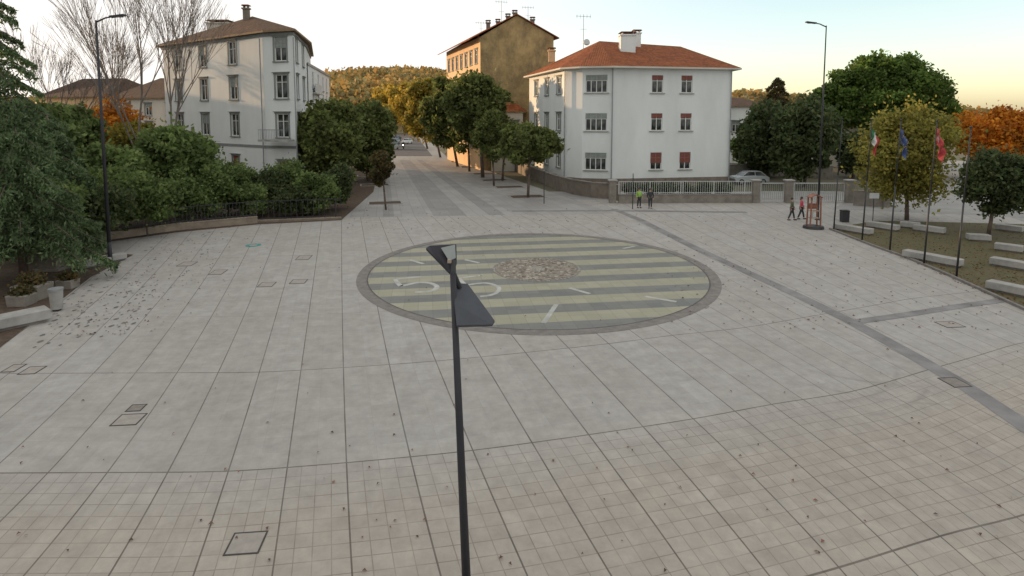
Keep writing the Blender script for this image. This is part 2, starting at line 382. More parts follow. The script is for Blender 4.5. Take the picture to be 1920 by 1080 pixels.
# ---------------- leaf meshes ----------------
def leafmesh(name,C,mat,size,parent,asp=.6,down=0.):
    n=len(C); a=rng.normal(size=(n,3)); 
    if down: a[:,2]-=down
    a/=np.linalg.norm(a,axis=1)[:,None]; r=rng.normal(size=(n,3)); b=np.cross(a,r); b/=np.linalg.norm(b,axis=1)[:,None]
    s=size*rng.uniform(.6,1.3,(n,1)); A=a*s; B=b*s*asp
    V=np.stack([C+A,C+B,C-A,C-B],1).reshape(-1,3).astype(np.float32)
    me=bpy.data.meshes.new(name); me.vertices.add(4*n); me.loops.add(4*n); me.polygons.add(n)
    off=np.array(parent.location if parent else (0,0,0),dtype=np.float32)
    me.vertices.foreach_set('co',(V-off).ravel()); me.loops.foreach_set('vertex_index',np.arange(4*n,dtype=np.int32))
    me.polygons.foreach_set('loop_start',np.arange(0,4*n,4,dtype=np.int32)); me.update(calc_edges=True)
    me.materials.append(mat); o=bpy.data.objects.new(name,me); COL.objects.link(o)
    if parent: o.parent=parent
    return o
LM={}
LM['oak']=leafmat('holm_oak_leaves',[(.08,.10,.03),(.14,.18,.055),(.22,.24,.075)],.45)
LM['dark']=leafmat('dark_green_leaves',[(.05,.075,.03),(.09,.125,.05),(.145,.165,.065)],.45)
LM['green']=leafmat('mid_green_leaves',[(.095,.14,.045),(.155,.22,.07),(.23,.285,.10)],.45)
LM['yellow']=leafmat('yellow_green_leaves',[(.16,.165,.04),(.27,.25,.055),(.38,.32,.07)],.45)
LM['sungold']=leafmat('sunlit_gold_leaves',[(.26,.21,.04),(.44,.33,.055),(.58,.40,.07)],.45)  # low-sun glow on the far street crowns is put into this leaf colour
LM['olive']=leafmat('olive_leaves',[(.16,.165,.04),(.27,.24,.05),(.42,.31,.055)],.45)
LM['orange']=leafmat('orange_autumn_leaves',[(.40,.13,.02),(.62,.23,.025),(.70,.34,.04)],.45)
LM['rust']=leafmat('rusty_leaves',[(.06,.06,.03),(.10,.09,.035),(.16,.10,.035)],.4)
LM['pine']=leafmat('pine_needles',[(.065,.11,.022),(.11,.18,.035),(.175,.25,.055)],.4,nscale=.35)
LM['cedar']=leafmat('cedar_needles',[(.08,.12,.055),(.125,.185,.085),(.19,.255,.12)],.35)
def boxw(box,D):
    u0,u1,v0,v1=box; a=wp(u0,(v0+v1)/2,D); b=wp(u1,(v0+v1)/2,D); t=wp((u0+u1)/2,v0,D); bo=wp((u0+u1)/2,v1,D)
    return (a.x+b.x)/2,(b.x-a.x)/2,bo.z,t.z
def tree(label,u,D,box,mat,n=9000,ls=.2,tr=.16,clumps=55,cat='tree',name='broadleaf_tree',shape='round',group=None,fork=.35,bark='bark',crk=.30,stray=22,yk=.9):
    cx,rx,z0,z1=boxw(box,D); bx=wp(u,CY,D).x; z0=max(z0,.1)
    e=thing(name,label,cat,(bx,D,0),group); rz=(z1-z0)/2; cz=(z0+z1)/2; ry=rx*yk
    cr=crk*min(rx,rz)
    if shape=='umbrella': cr=1.25
    cen=[]
    while len(cen)<clumps:
        p=rng.uniform(-1,1,3); l=np.linalg.norm(p)
        if l>1: continue
        if shape=='umbrella':
            # flat underside, domed top: a shell with hollow middle
            if p[2]<0: continue
            if l<.72 and p[2]>.12: continue
            p[2]=p[2]*2-1
        else:
            if l<.35 and rng.random()<.7: continue
            if p[2]<-.2 and rng.random()<.15: continue
        cen.append(p)
    cen=np.array(cen); P=cen*np.array([rx-cr*.8,ry-cr*.8,rz-cr*.8])+np.array([cx,D,cz])
    crs=cr*rng.uniform(.6,1.35,clumps)
    idx=rng.integers(0,clumps,n); d=rng.normal(size=(n,3)); d/=np.linalg.norm(d,axis=1)[:,None]
    rad=rng.uniform(0,1,n)**.45*1.05; C=P[idx]+d*(rad*crs[idx])[:,None]*np.array([1,1,.75])
    k=n//stray; C[:k]+=rng.normal(size=(k,3))*cr*.45
    C[:,2]=np.maximum(C[:,2],.06)
    leafmesh('crown',C,LM[mat],ls,e)
    mb=MB(); zt=max(z0+(z1-z0)*fork,.6); 
    if shape=='umbrella': zt=z0*.8
    pts=[(bx,D,0),(bx+(cx-bx)*.3,D,zt*.5),(bx+(cx-bx)*.7,D,zt)]
    mb.path(pts,[tr*1.25,tr,tr*.75],8)
    tp=Vector(pts[-1])
    for i in range(0,clumps,max(1,clumps//16)):
        q=Vector(P[i]); m=tp.lerp(q,.5)+Vector((0,0,-.1*rx)); st=Vector(pts[1]).lerp(tp,random.uniform(.6,1))
        mb.path([st,m,q],[tr*.45,tr*.28,tr*.1],5)
    mb.obj('trunk',bark,e,smooth=True); return e
def conifer(label,u,D,ztop,zbase,rbase,mat='cedar',n=60,per=260,ls=.16,tr=.3,name='cedar_tree',droop=.45,x=None,extra=1.):
    bx=wp(u,CY,D).x if x is None else x; e=thing(name,label,'tree',(bx,D,0)); mb=MB(); mb.tube((bx,D,0),(bx,D,ztop),tr,.03,8); CCs=[]
    for i in range(n):
        t=(i/n)**1.1; z=zbase+(ztop-zbase)*t; L=rbase*(1-t)**.75*random.uniform(.7,1.12)+.25; a=i*2.4+random.uniform(-.3,.3)
        p0=Vector((bx,D,z)); dr=Vector((math.cos(a),math.sin(a),0))
        p1=p0+dr*L*.5+Vector((0,0,L*.08)); p2=p0+dr*L+Vector((0,0,-L*droop*.5))
        mb.path([p0,p1,p2],[tr*.22,tr*.14,.015],4)
        m=int(per*(.3+L/rbase)); s=rng.uniform(.12,1,m)**.8
        A=np.where(s[:,None]<.5,np.array(p0)+(np.array(p1)-np.array(p0))*(s/.5)[:,None],np.array(p1)+(np.array(p2)-np.array(p1))*((s-.5)/.5)[:,None])
        side=np.cross(np.array(dr),[0,0,1]); wd=(.28*L*(1.1-s)+.12)
        q=A+side*(rng.normal(size=m)*wd*.6)[:,None]; q[:,2]-=np.abs(rng.normal(size=m))*.22*extra+np.abs((q-A)@side)*.35
        q[:,2]=np.maximum(q[:,2],.25); CCs.append(q)
    leafmesh('crown',np.concatenate(CCs),LM[mat],ls,e,asp=.28,down=.9); mb.obj('trunk','bark',e,smooth=True)
def bare(label,u,D,vtop,spread=.5,depth=7,tr=.13,lean=0):
    bx=wp(u,CY,D).x; top=wp(u,vtop,D).z; e=thing('bare_tree',label,'tree',(bx,D,0),'leafless autumn trees'); tb=MB(); br=MB()
    def grow(p,d,L,r,k):
        q=p+d*L; (tb if k==depth else br).tube(p,q,r,r*.75,6 if k>4 else 3,cap=False)
        if k==0: return
        nb=3 if k>=4 else 2
        for i in range(nb):
            nd=(d+Vector((random.uniform(-1,1),random.uniform(-1,1),random.uniform(-.2,.6)))*spread).normalized()
            if i==0: nd=(d*1.2+nd*.5).normalized()
            grow(p+d*L*random.uniform(.6,1) if i else q,nd,L*random.uniform(.68,.84),max(r*(.62 if i else .72),.014),k-1)
    L=top/4.2
    grow(Vector((bx,D,0)),Vector((lean,0,1)).normalized(),L*1.1,tr,depth)
    tb.obj('trunk','barkpale',e); br.obj('branch','barkpale',e)
def shrub(label,box,D,mat,n=2500,ls=.13,name='shrub',group='shrubs behind the garden fence'):
    return tree(label,(box[0]+box[1])/2,D,box,mat,n,ls,.05,34,'shrub',name,group=group,fork=.2,crk=.38,stray=9)
G1='evergreen trees lining the street'
tree('small rounded evergreen street tree in a soil pit',990,57,(930,1062,226,314),'oak',15000,.19,.11,80,group=G1)
tree('large dense evergreen street tree beside the pavement',905,76,(828,962,124,278),'oak',25000,.28,.2,100,group=G1)
tree('evergreen street tree with broad crown along the kerb',858,92,(786,880,140,282),'oak',16000,.31,.17,75,group=G1)
tree('street tree with crown tinted olive as if sunlit',826,112,(752,844,138,270),'olive',11000,.36,.17,55,group=G1)  # sunlit look of the far crowns comes from olive and gold leaf colours
tree('distant street tree with crown tinted gold as if sunlit',802,140,(734,820,144,260),'sungold',8000,.45,.18,44,group=G1)
tree('distant street tree with crown tinted gold as if sunlit',786,180,(716,798,146,250),'sungold',6000,.55,.2,38,group=G1)
tree('distant tree tinted golden as if sunlit at the street end',760,230,(680,800,150,236),'sungold',6000,.7,.2,36,group=G1)
tree('slim street tree with thin trunk near the kerb',926,67,(884,956,196,304),'oak',9500,.2,.1,44,group=G1)
tree('evergreen street tree filling the kerb row',880,84,(836,916,170,292),'oak',10000,.26,.14,50,group=G1)
tree('evergreen street tree screening the tenement base',942,72,(896,1002,222,300),'oak',8000,.22,.12,45,group=G1)
tree('large evergreen street tree beside the garden',650,60,(550,686,176,360),'oak',27000,.25,.2,100,group=G1)
tree('large evergreen street tree beside the pavement',690,72,(626,742,180,338),'oak',20000,.26,.2,85,group=G1)
tree('young evergreen street tree in a square soil pit',722,50,(688,740,276,352),'rust',7000,.14,.07,38,group=G1)
tree('evergreen street tree half hidden in the row',716,98,(664,740,188,290),'oak',9000,.3,.17,40,group=G1)
tree('distant street tree in the row',726,140,(684,744,190,262),'olive',5000,.4,.17,32,group=G1)
# left garden
tree('bushy green garden tree behind the fence',330,46,(245,408,226,380),'green',24000,.2,.14,90,stray=10)
tree('bushy green garden tree behind the fence',190,41,(110,285,262,430),'green',22000,.18,.14,85,stray=10)
tree('sparse orange autumn tree catching low sun between houses',215,66,(150,270,172,290),'orange',3200,.22,.12,40,stray=4)
tree('dark garden tree with dense low crown',60,46,(-70,160,180,345),'green',24000,.24,.2,85,stray=10)
tree('green garden tree filling the gap before the houses',130,55,(60,200,196,310),'green',13000,.24,.16,60,stray=10)
tree('olive green garden tree near the white house',262,60,(205,310,218,320),'olive',8000,.22,.12,55,stray=8)
i=0
for q,D in (((365,485,292,406),47.5),((440,545,306,410),48.5),((492,585,288,408),51),((548,642,316,412),47.5),((590,664,300,400),50),((285,405,310,412),43.2),((205,335,325,427),39),((115,255,335,447),34.6),((20,165,320,455),32),((405,515,335,413),46),((505,605,340,415),46.5),((340,440,300,410),44.8),((160,290,310,430),38.5)):
    shrub('leafy green garden shrub spilling over the fence',q,D,('green','dark','green')[i%3],9000,.14); i+=1
conifer('tall dark cedar with drooping layered branches beside plaza',-15,36,17.5,2.5,4.8,n=70,per=420,ls=.17)
conifer('cedar with drooping feathery branches overhanging low wall',30,28,8.8,1.6,3.4,n=64,per=650,ls=.13,tr=.2)
conifer('broad cedar spreading over the garden edge',95,34,8.0,1.4,3.4,n=54,per=560,ls=.13,tr=.2)
bare('tall leafless tree with pale spreading branches',262,56,-70,.42,tr=.14); bare('tall leafless tree behind the garden hedge',325,55,-60,.42,tr=.13); bare('leafless tree with fine twigs beside the houses',120,62,50,.45,tr=.11); bare('leafless tree with fine twigs',205,66,20,.45,tr=.11)
# right
tree('broad umbrella pine with flat domed crown',1675,82,(1512,1806,92,242),'pine',60000,.24,.42,330,name='umbrella_pine',shape='umbrella',stray=400,yk=.6)
tree('dark leafy garden tree behind the fence',1440,76,(1374,1505,180,345),'dark',19000,.27,.16,85,stray=10)
tree('dark leafy garden tree with dense crown',1510,66,(1450,1580,172,345),'dark',21000,.25,.16,85,stray=10)
tree('yellow-green thinning tree beside the flagpoles',1706,45,(1600,1804,183,404),'yellow',16000,.15,.13,85,fork=.25,stray=6)
tree('bright orange autumn tree catching low sunlight',1870,72,(1786,1965,190,330),'orange',22000,.24,.2,85,stray=8)
tree('small dark green tree on the autumn lawn',1862,39,(1805,1945,262,414),'dark',16000,.13,.1,75,stray=8)
tree('dark round tree beyond the lawn',1600,75,(1556,1660,240,345),'dark',10000,.25,.16,50)
conifer('brownish narrow conifer above the fence',1452,80,13.0,5,4.2,'rust',50,220,.26,.2,'conifer_tree',.5)
tree('low green garden tree beside the car park',1385,82,(1366,1430,236,325),'green',6000,.24,.1,34)
for u in range(1165,1345,34):
    shrub('clipped green hedge shrub behind the white railing',(u,u+40,338,374),57,'dark',2000,.12,'hedge_shrub','hedge shrubs behind the railing')
# ---------------- hills ----------------
g=G('hill_forest'); obc=g.co(); n=g.rng(g.noise(.03,6,obc,.7),.35,.65,0,1); col=g.mix(n,(.15,.15,.08),(.34,.23,.09)); g.l.new(col,g.b.inputs['Base Color']); g.b.inputs['Roughness'].default_value=1; M['hill']=g.m
LM['hillwood']=leafmat('hazy_sunlit_hill_leaves',[(.16,.165,.09),(.25,.22,.09),(.40,.26,.09),(.44,.27,.09)],.35,.02)  # distance haze and orange low sun are mixed into hill and leaf colours
def hill(name,prof,D,depth,mat='hill',leaf=2.,n=14000,lm='hillwood'):
    us=np.linspace(prof[0][0],prof[-1][0],80); vs=np.interp(us,[p[0] for p in prof],[p[1] for p in prof]); mb=MB(); rows=10; pts=[]
    for j in range(rows+1):
        t=j/rows
        for i,(u,v) in enumerate(zip(us,vs)):
            w=wp(u,v,D); z=max(w.z,0.)*math.sin(t*math.pi/2)**.8+ (rng.normal()*.4 if t>0 else 0)
            Y=D-depth+depth*t; mb.v.append((w.x*(Y/D),Y,z if t>0 else -.5))
    for j in range(rows):
        for i in range(79): a=j*80+i; mb.f.append((a,a+1,a+81,a+80))
    o=struct(mb.obj(name,mat,smooth=True))
    V=np.array(mb.v)[80:]; idx=rng.integers(0,len(V),n); C=V[idx]+rng.normal(size=(n,3))*np.array([depth*.04+4,depth*.05,1.0]); 
    f=leafmesh('hill_woodland',C,LM[lm],leaf,None,.8); f['kind']='stuff'; f['label']='mixed autumn woodland covering the low hill, tinted for haze and low sun'
hill('hill',[(540,205),(600,172),(640,150),(690,138),(750,135),(810,140),(870,148),(930,172),(1000,198)],420,160,n=36000,leaf=1.3)
hill('hill_far',[(1350,190),(1400,172),(1440,180),(1600,194),(1750,197),(1800,208),(1860,212),(1920,217),(2300,215)],520,140,n=24000,leaf=1.7)
hill('hill_west',[(-700,190),(-200,185),(100,190),(300,186),(560,198)],380,110,n=22000,leaf=1.6)
# ---------------- buildings ----------------
def facade(mb,p0,p1,z0,z1,ops,rev=.18):
    p0=Vector((*p0,0));p1=Vector((*p1,0)); d=(p1-p0); L=d.length; d/=L; nrm=Vector((d.y,-d.x,0))
    ss=sorted({0,L}|{round(s+k*w/2,4) for s,zb,w,h in ops for k in(-1,1)}); zs=sorted({z0,z1}|{round(zb+k*h,4) for s,zb,w,h in ops for k in(0,1)})
    P=lambda s,z,o=0:p0+d*s+Vector((0,0,z))-nrm*o
    for i in range(len(ss)-1):
        for j in range(len(zs)-1):
            sm=(ss[i]+ss[i+1])/2; zm=(zs[j]+zs[j+1])/2
            if any(abs(sm-s)<w/2 and zb<zm<zb+h for s,zb,w,h in ops): continue
            mb.add([P(ss[i],zs[j]),P(ss[i+1],zs[j]),P(ss[i+1],zs[j+1]),P(ss[i],zs[j+1])],[(0,1,2,3)])
    for s,zb,w,h in ops:
        a,b=s-w/2,s+w/2
        for q in (((a,zb),(a,zb+h)),((b,zb+h),(b,zb)),((b,zb),(a,zb)),((a,zb+h),(b,zb+h))):
            (x0,y0),(x1,y1)=q; mb.add([P(x0,y0),P(x1,y1),P(x1,y1,rev),P(x0,y0,rev)],[(0,1,2,3)])
def win(parent,w,h,frame='winframe',trim='trim',shut=None,sh=.5,panes=2,trimw=.15,arch=False):
    b=MB(); b.box((0,.15,h/2),(w-.02,.02,h-.02)); o=b.obj('window','glass',None); o.parent=parent
    b=MB(); t=.08; y=.11
    b.box((0,y,t/2+.01),(w-.02,.05,t)); b.box((0,y,h-t/2-.01),(w-.02,.05,t)); b.box((-w/2+t/2+.01,y,h/2),(t,.05,h-2*t-.03)); b.box((w/2-t/2-.01,y,h/2),(t,.05,h-2*t-.03))
    for i in range(1,panes): b.box((-w/2+w*i/panes,y,h/2),(.09,.048,h-2*t-.03))
    b.box((0,y,h*.68),(w-2*t-.02,.046,.06)); f=b.obj('frame',frame,None); f.parent=o
    if trim:
        b=MB(); tw=trimw
        b.box((-w/2-tw/2,-.03,h/2),(tw,.06,h)); b.box((w/2+tw/2,-.03,h/2),(tw,.06,h)); b.box((0,-.045,h+tw/2+.002),(w+2*tw+.1,.09,tw)); b.box((0,-.09,h+tw+.04),(w+2*tw+.3,.2,.07))
        f=b.obj('surround',trim,None); f.parent=o
    b=MB(); b.box((0,-.06,-.055),(w+.4,.17,.1)); f=b.obj('sill',trim or 'concrete',None); f.parent=o
    if shut:
        b=MB(); 
        n=max(3,int(h*sh/.09))
        for i in range(n): b.box((0,.07,h-.02-(i+.5)*h*sh/n),(w-.04,.025,h*sh/n-.012))
        f=b.obj('shutter',shut,None); f.parent=o
    return o
def place(win0,parent,p0,p1,s,zb,first):
    p0=Vector((*p0,0));p1=Vector((*p1,0)); d=(p1-p0).normalized(); loc=p0+d*s+Vector((0,0,zb))-parent.location; rz=math.atan2(d.y,d.x)
    if first: win0.location=loc; win0.rotation_euler[2]=rz; return win0
    return clone(win0,parent,loc,rz)
class Fac:
    def __init__(s,parent,mb): s.e=parent; s.mb=mb; s.used=set()
    def do(s,p0,p1,z0,z1,ops):
        facade(s.mb,p0,p1,z0,z1,[(o[0],o[1],o[3],o[4]) for o in ops])
        for o in ops:
            first=id(o[2]) not in s.used; s.used.add(id(o[2])); place(o[2],s.e,p0,p1,o[0],o[1],first)
def offs(poly,k):
    c=Vector((sum(p[0] for p in poly)/len(poly),sum(p[1] for p in poly)/len(poly)))
    return [tuple(Vector(p[:2])+(Vector(p[:2])-c).normalized()*k) for p in poly]
def roof(parent,poly,z,ridge,asg,mat,th=.18,over=.8,soff='wood_soffit'):
    ev=offs(poly,over); n=len(ev); mb=MB(); mb.uv=[]
    def face(ps):
        a=Vector(ps[0]); b=Vector(ps[1]); ex=(b-a).normalized(); nn=(b-a).cross(Vector(ps[2])-a).normalized(); ey=nn.cross(ex)
        mb.add(ps,[tuple(range(len(ps)))]); mb.uv.append([((Vector(p)-a).dot(ex),(Vector(p)-a).dot(ey)) for p in ps])
    for i in range(n):
        j=(i+1)%n; a=(*ev[i],z); b=(*ev[j],z); ra,rb=ridge[asg[i]],ridge[asg[j]]
        face([a,b,rb] if asg[i]==asg[j] else [a,b,rb,ra])
    r=mb.obj('roof',mat,parent)
    mb=MB(); mb.prism(ev,z-th,z-.004); s=mb.obj('eaves',soff,parent); s.parent=parent
    return r
def chim(roof_o,parent,x,y,z0,z1,w=.9,mat='white_plaster',cap='roof'):
    b=MB(); b.box((x,y,(z0+z1)/2),(w,w*.8,z1-z0)); b.box((x,y,z1+.08),(w+.2,w*.8+.2,.14))
    for k in(-1,1): b.box((x+k*w*.35,y,z1+.26),(.12,w*.6,.22))
    c=b.obj('chimney',mat,parent); 
    b=MB(); b.box((x,y,z1+.43),(w+.25,w*.8+.25,.12),taper=.8); k=b.obj('cap',cap,parent)
    c.parent=roof_o; k.parent=c
# Left house
A=(-40.4,70);B=(-24.1,58.5);C_=(-20.7,57.3);Dd=(-23.0,67.5);E=(-27,81);Gg=(-43,84)
e=thing('apartment_house','white three-storey corner apartment house with hipped tile roof','house',(-31,68,0)); EV=16.0
WW,WH=1.4,2.3
w1=win(e,WW,WH,panes=2); w1s=win(e,WW,WH,shut='greyshut',sh=.45); wg=win(e,1.2,1.9,shut='brownframe',sh=.7)
mb=MB(); fc=Fac(e,mb)
zr=[5.8,9.55,13.1]
ops=[(s,z,(w1s if (i+j)%2==1 else w1),WW,WH) for j,z in enumerate(zr) for i,s in enumerate((3.3,8.8,14.6))]
ops+= [(s,1.9,wg,1.2,1.9) for s in (4.5,9.5,14.5)]
fc.do(A,B,0,EV,ops)
ops=[(2.1,z,(w1s if j==2 else w1),WW,WH) for j,z in enumerate(zr)]+[(2.1,1.6,wg,1.2,1.9)]
fc.do(B,C_,0,EV,ops)
fc.do(C_,Dd,0,EV,[(s,z,w1,WW,WH) for z in zr for s in(2.2,7.4)])
fc.do(Dd,E,0,EV,[]); fc.do(E,Gg,0,EV,[]); fc.do(Gg,A,0,EV,[(5,z,w1,WW,WH) for z in zr])
mb.obj('wall','white_plaster',e)
poly=[A,B,C_,Dd,E,Gg]
r=roof(e,poly,EV,[(-37.5,75,18.5),(-28.6,67,18.8)],[0,1,1,1,1,0],'roofold')
chim(r,e,-28.9,66.2,18.0,19.4,.6,'plinth'); chim(r,e,-34.4,72,17.4,18.6,2.6,'cream')
mb=MB(); pr=offs(poly,.12); mb.prism(pr,4.75,5.0); mb.obj('string_course','trim',e)
mb=MB(); pr=offs(poly,.2); mb.prism(pr,EV-.5,EV-.2); mb.obj('cornice','trim',e)
mb=MB(); mb.prism(offs(poly,.06),-.1,.9); mb.obj('plinth','plinth',e)
for x,y in((-24.3,58.3),(-20.6,57.1)):
    mb=MB(); mb.tube((x,y,0),(x,y,EV-.7),.06,.06,6); mb.obj('downpipe','galv',e)
b=MB(); c=Vector((-21.9,57.0,0)); rz=math.atan2(-1.2,3.4); b.box((c.x-.5,c.y-.25,5.55),(3.2,1.3,.18),rz); bal=b.obj('balcony','concrete',e)
b=MB()
for i in range(17):
    q=Vector((-1.5+i*3/16,-.6,0)); q.rotate(Matrix.Rotation(rz,3,'Z')); b.tube((c.x-.5+q.x,c.y-.25+q.y,5.64),(c.x-.5+q.x,c.y-.25+q.y,6.55),.02,.02,4)
q=Matrix.Rotation(rz,3,'Z')@Vector((0,-.6,0)); b.box((c.x-.5+q.x,c.y-.25+q.y,6.58),(3.1,.06,.06),rz); rr=b.obj('railing','galv',e); rr.parent=bal
# rear wing
A2=(-23.2,68.6);B2=(-27.3,90)
e=thing('rear_house','lower white house with balcony facing the street','house',(-29,80,0)); mb=MB(); fc=Fac(e,mb)
w=win(e,1.2,1.9,trim=None); poly=[(-33,83.5),A2,B2,(-37,93)]
fc.do(poly[0],A2,0,13.6,[]); fc.do(A2,B2,0,13.6,[(s,z,w,1.2,1.9) for s in(4,9,14,18) for z in(2,5.4,8.8,11.2)]); fc.do(B2,poly[3],0,13.6,[]);fc.do(poly[3],poly[0],0,13.6,[])
mb.obj('wall','white_plaster',e); b=MB(); b.prism(offs(poly,.3),13.603,13.9); b.obj('roof','concrete',e)
b=MB(); b.box((-24.6,75,10.6),(1.3,6,.15),.19); b.box((-24.1,75,11.2),(.06,6,1.05),.19); b.obj('balcony','rail',e)
# right building
e=thing('apartment_house','white three-storey house with rounded corner and red hipped roof','house',(14,73,0))
P=[(2.3,80),(5.9,66.3),(7.6,64.9),(10.8,64.2),(24.3,66.6),(24.6,80.5),(4,84)]; EV=13.1
rn=win(e,1.3,1.9,trim=None,shut='brownframe',sh=.6); rw=win(e,2.3,1.9,panes=4,trim=None,shut='greyshut',sh=.3); rl=win(e,1.3,1.9,trim='trim'); ro=win(e,1.3,1.9,trim=None,shut='brownframe',sh=.25)
mb=MB(); fc=Fac(e,mb); zz=[2.0,6.25,10.35]
fc.do(P[0],P[1],0,EV,[(s,z,rl,1.3,1.9) for z in zz for s in(3.2,7.6,12)])
fc.do(P[1],P[2],0,EV,[]); fc.do(P[2],P[3],0,EV,[(1.5,z,rw,2.3,1.9) for z in zz])
fc.do(P[3],P[4],0,EV,[(s,z,(rn if (s<5 or z<3) else ro),1.3,1.9) for z in zz for s in(5.0,8.4)])
for i in(4,5,6): fc.do(P[i],P[(i+1)%7],0,EV,[])
mb.obj('wall','white_plaster',e)
r=roof(e,P,EV,[(10.6,73.5,16.9),(20.6,74,16.3)],[0,0,0,0,1,1,0],'roof',over=1.0,soff='cream')
chim(r,e,13.3,70.0,14.6,17.0,1.7,'white_plaster'); chim(r,e,14.9,72.5,16.,17.6,.9); chim(r,e,5.0,76,14.6,15.9,.8,'orange_plaster')
mb=MB(); mb.prism(offs(P,.1),-.1,1.1); mb.obj('plinth','plinth',e)
for x,y in((10.7,64.05),(24.2,66.4),(5.8,66.1)):
    mb=MB(); mb.tube((x,y,0),(x,y,EV-.1),.06,.06,6); mb.obj('downpipe','galv',e)
def antenna(parent,x,y,z,h,k=5):
    b=MB(); b.tube((x,y,z),(x,y,z+h),.04,.03,5)
    b.tube((x-.9,y,z+h-.2),(x+.9,y,z+h-.3),.025,.025,4)
    for i in range(k): xx=x-.8+i*1.6/(k-1); b.tube((xx,y-.4,z+h-.25),(xx,y+.4,z+h-.25),.018,.018,4); b.tube((xx,y,z+h-.5),(xx,y,z+h),.018,.018,4)
    b.tube((x-.4,y,z+h*.6),(x+.4,y,z+h*.6),.02,.02,4); b.obj('antenna','galv',parent)
antenna(e,8.6,73,15.6,4.4)
b=MB(); b.tube((8.9,72.3,16.6),(8.9,72.15,16.65),.4,.36,14); b.obj('satellite_dish','rail',e)
# ochre building
e=thing('tenement_house','tall ochre tenement with bare gable and wide eaves','house',(-2,92,0))
A=(-4.5,86);B=(5.9,86);C_=(-1.2,108);Dd=(-11.6,107); EV=19.0
mb=MB(); fc=Fac(e,mb); ow=win(e,1.3,2.0,frame='winframe',trim='trim'); 
fc.do(Dd,A,0,EV,[(s,z,ow,1.3,2.0) for s in(2,5,8,11,14,17,20) for z in(3,7,11,15.4)])
fc.do(B,C_,0,EV,[]); fc.do(C_,Dd,0,EV,[]); mb.obj('street_wall','orange_plaster',e)
mb=MB(); facade(mb,A,B,0,EV,[]); mb.add([(*A,EV),(*B,EV),(.7,86,22.0)],[(0,1,2)]); mb.obj('gable_wall','ochre',e)
mb=MB(); mb.add([(*C_,EV),(*Dd,EV),(-6.4,107.5,22.0)],[(0,1,2)]); mb.obj('rear_gable','ochre',e)
mb=MB(); mb.uv=[]
def slope(a,b,c,d):
    P0=[Vector(x) for x in (a,b,c,d)]; Q0=[p-Vector((0,0,.14)) for p in P0]
    quads=[P0,Q0[::-1]]+[[Q0[i],Q0[(i+1)%4],P0[(i+1)%4],P0[i]] for i in range(4)]
    for ps in quads:
        ex=(ps[1]-ps[0]).normalized(); nn=(ps[1]-ps[0]).cross(ps[2]-ps[0]).normalized(); ey=nn.cross(ex)
        mb.add(ps,[(0,1,2,3)]); mb.uv.append([((p-ps[0]).dot(ex),(p-ps[0]).dot(ey)) for p in ps])
slope((-13.3,108,18.7),(-6.0,85.7,18.7),(.7,85.7,22.2),(-6.6,108.4,22.2)); slope((6.7,85.7,18.85),(-.3,108.6,18.85),(-6.6,108.4,22.205),(.7,85.7,22.205))
r=mb.obj('roof',M['roof'],e)
for x,y,h in((-.6,90,1.0),(.4,88,1.2),(-2.2,95,1.0),(3.0,89,.2),(-3.6,92,.2)): chim(r,e,x,y,20.3,21.6+h*.8,.6,'plinth')
antenna(e,-1.6,92,21.,4.2); antenna(e,2.4,91,20.6,3.6); antenna(e,-5,98,20,3.)
def simple_house(name,label,poly,EV,rid,mat,roofm,wcols=(3,7,11),rows=(2,5.2),wall=0):
    cx=sum(p[0] for p in poly)/len(poly);cy=sum(p[1] for p in poly)/len(poly)
    e=thing(name,label,'house',(cx,cy,0)); mb=MB(); fc=Fac(e,mb); w=win(e,1.1,1.7,trim='trim',shut='greyshut',sh=.3)
    n=len(poly)
    for i in range(n):
        p0,p1=poly[i],poly[(i+1)%n]; L=(Vector(p1)-Vector(p0)).length
        fc.do(p0,p1,0,EV,[(s,z,w,1.1,1.7) for s in wcols if s<L-1 for z in rows] if i in (0,1) else [])
    mb.obj('wall',mat,e); roof(e,poly,EV,rid,[0,1,1,0],roofm,over=.6,soff='wood_soffit'); return e
simple_house('town_house','cream town house between the tenement and corner house',[(-2.6,84),(1.5,84.5),(1.6,85.8),(-3,85.8)],8.5,[(-1.5,85,9.6),(.6,85.1,9.6)],'cream','roof',(1.2,2.9),(2,5.4))
simple_house('town_house','pale house with brown tile roof behind bare trees',[(-60,90),(-47,86),(-45,100),(-60,104)],10.5,[(-56,96,13.8),(-48.5,94,13.8)],'cream','roofold',(3,7,11),(2,5.2,7.9))
simple_house('town_house','low pale house with reddish roof among garden trees',[(-82,104),(-66,98),(-63,112),(-82,118)],11,[(-77,108,14.4),(-68,106,14.4)],'orange_plaster','roofold',(3,7,11),(2,5.2,7.9))
simple_house('warehouse','white low commercial building behind garden trees',[(30,100),(42,98),(44,112),(30,113)],9.5,[(34,106,11),(40,105.5,11)],'white_plaster','roofold',(3,7,10),(2,5.2))
simple_house('town_house','small house with brown roof beneath the umbrella pine',[(48,92),(60,90),(62,102),(49,104)],6.5,[(52,97,8.6),(58,96,8.6)],'cream','roof',(3,7,10),(2,))
# unseen blocks added west of the square to shade it
for (x,y,l,rz) in ((-72,34,40,1.45),(-86,80,34,1.75),(-62,-2,34,1.45)):
    e=thing('shade_block','plain cream block with tile roof, added out of view to shade the square','apartment block',(x,y,0)); b=MB(); b.box((0,0,8),(l,12,16)); b.obj('wall','cream',e,world=False)
    b=MB(); b.box((0,0,17.2),(l+1.5,13.5,2.3),taper=.55); b.obj('roof','roofold',e,world=False)
    e.rotation_euler[2]=rz
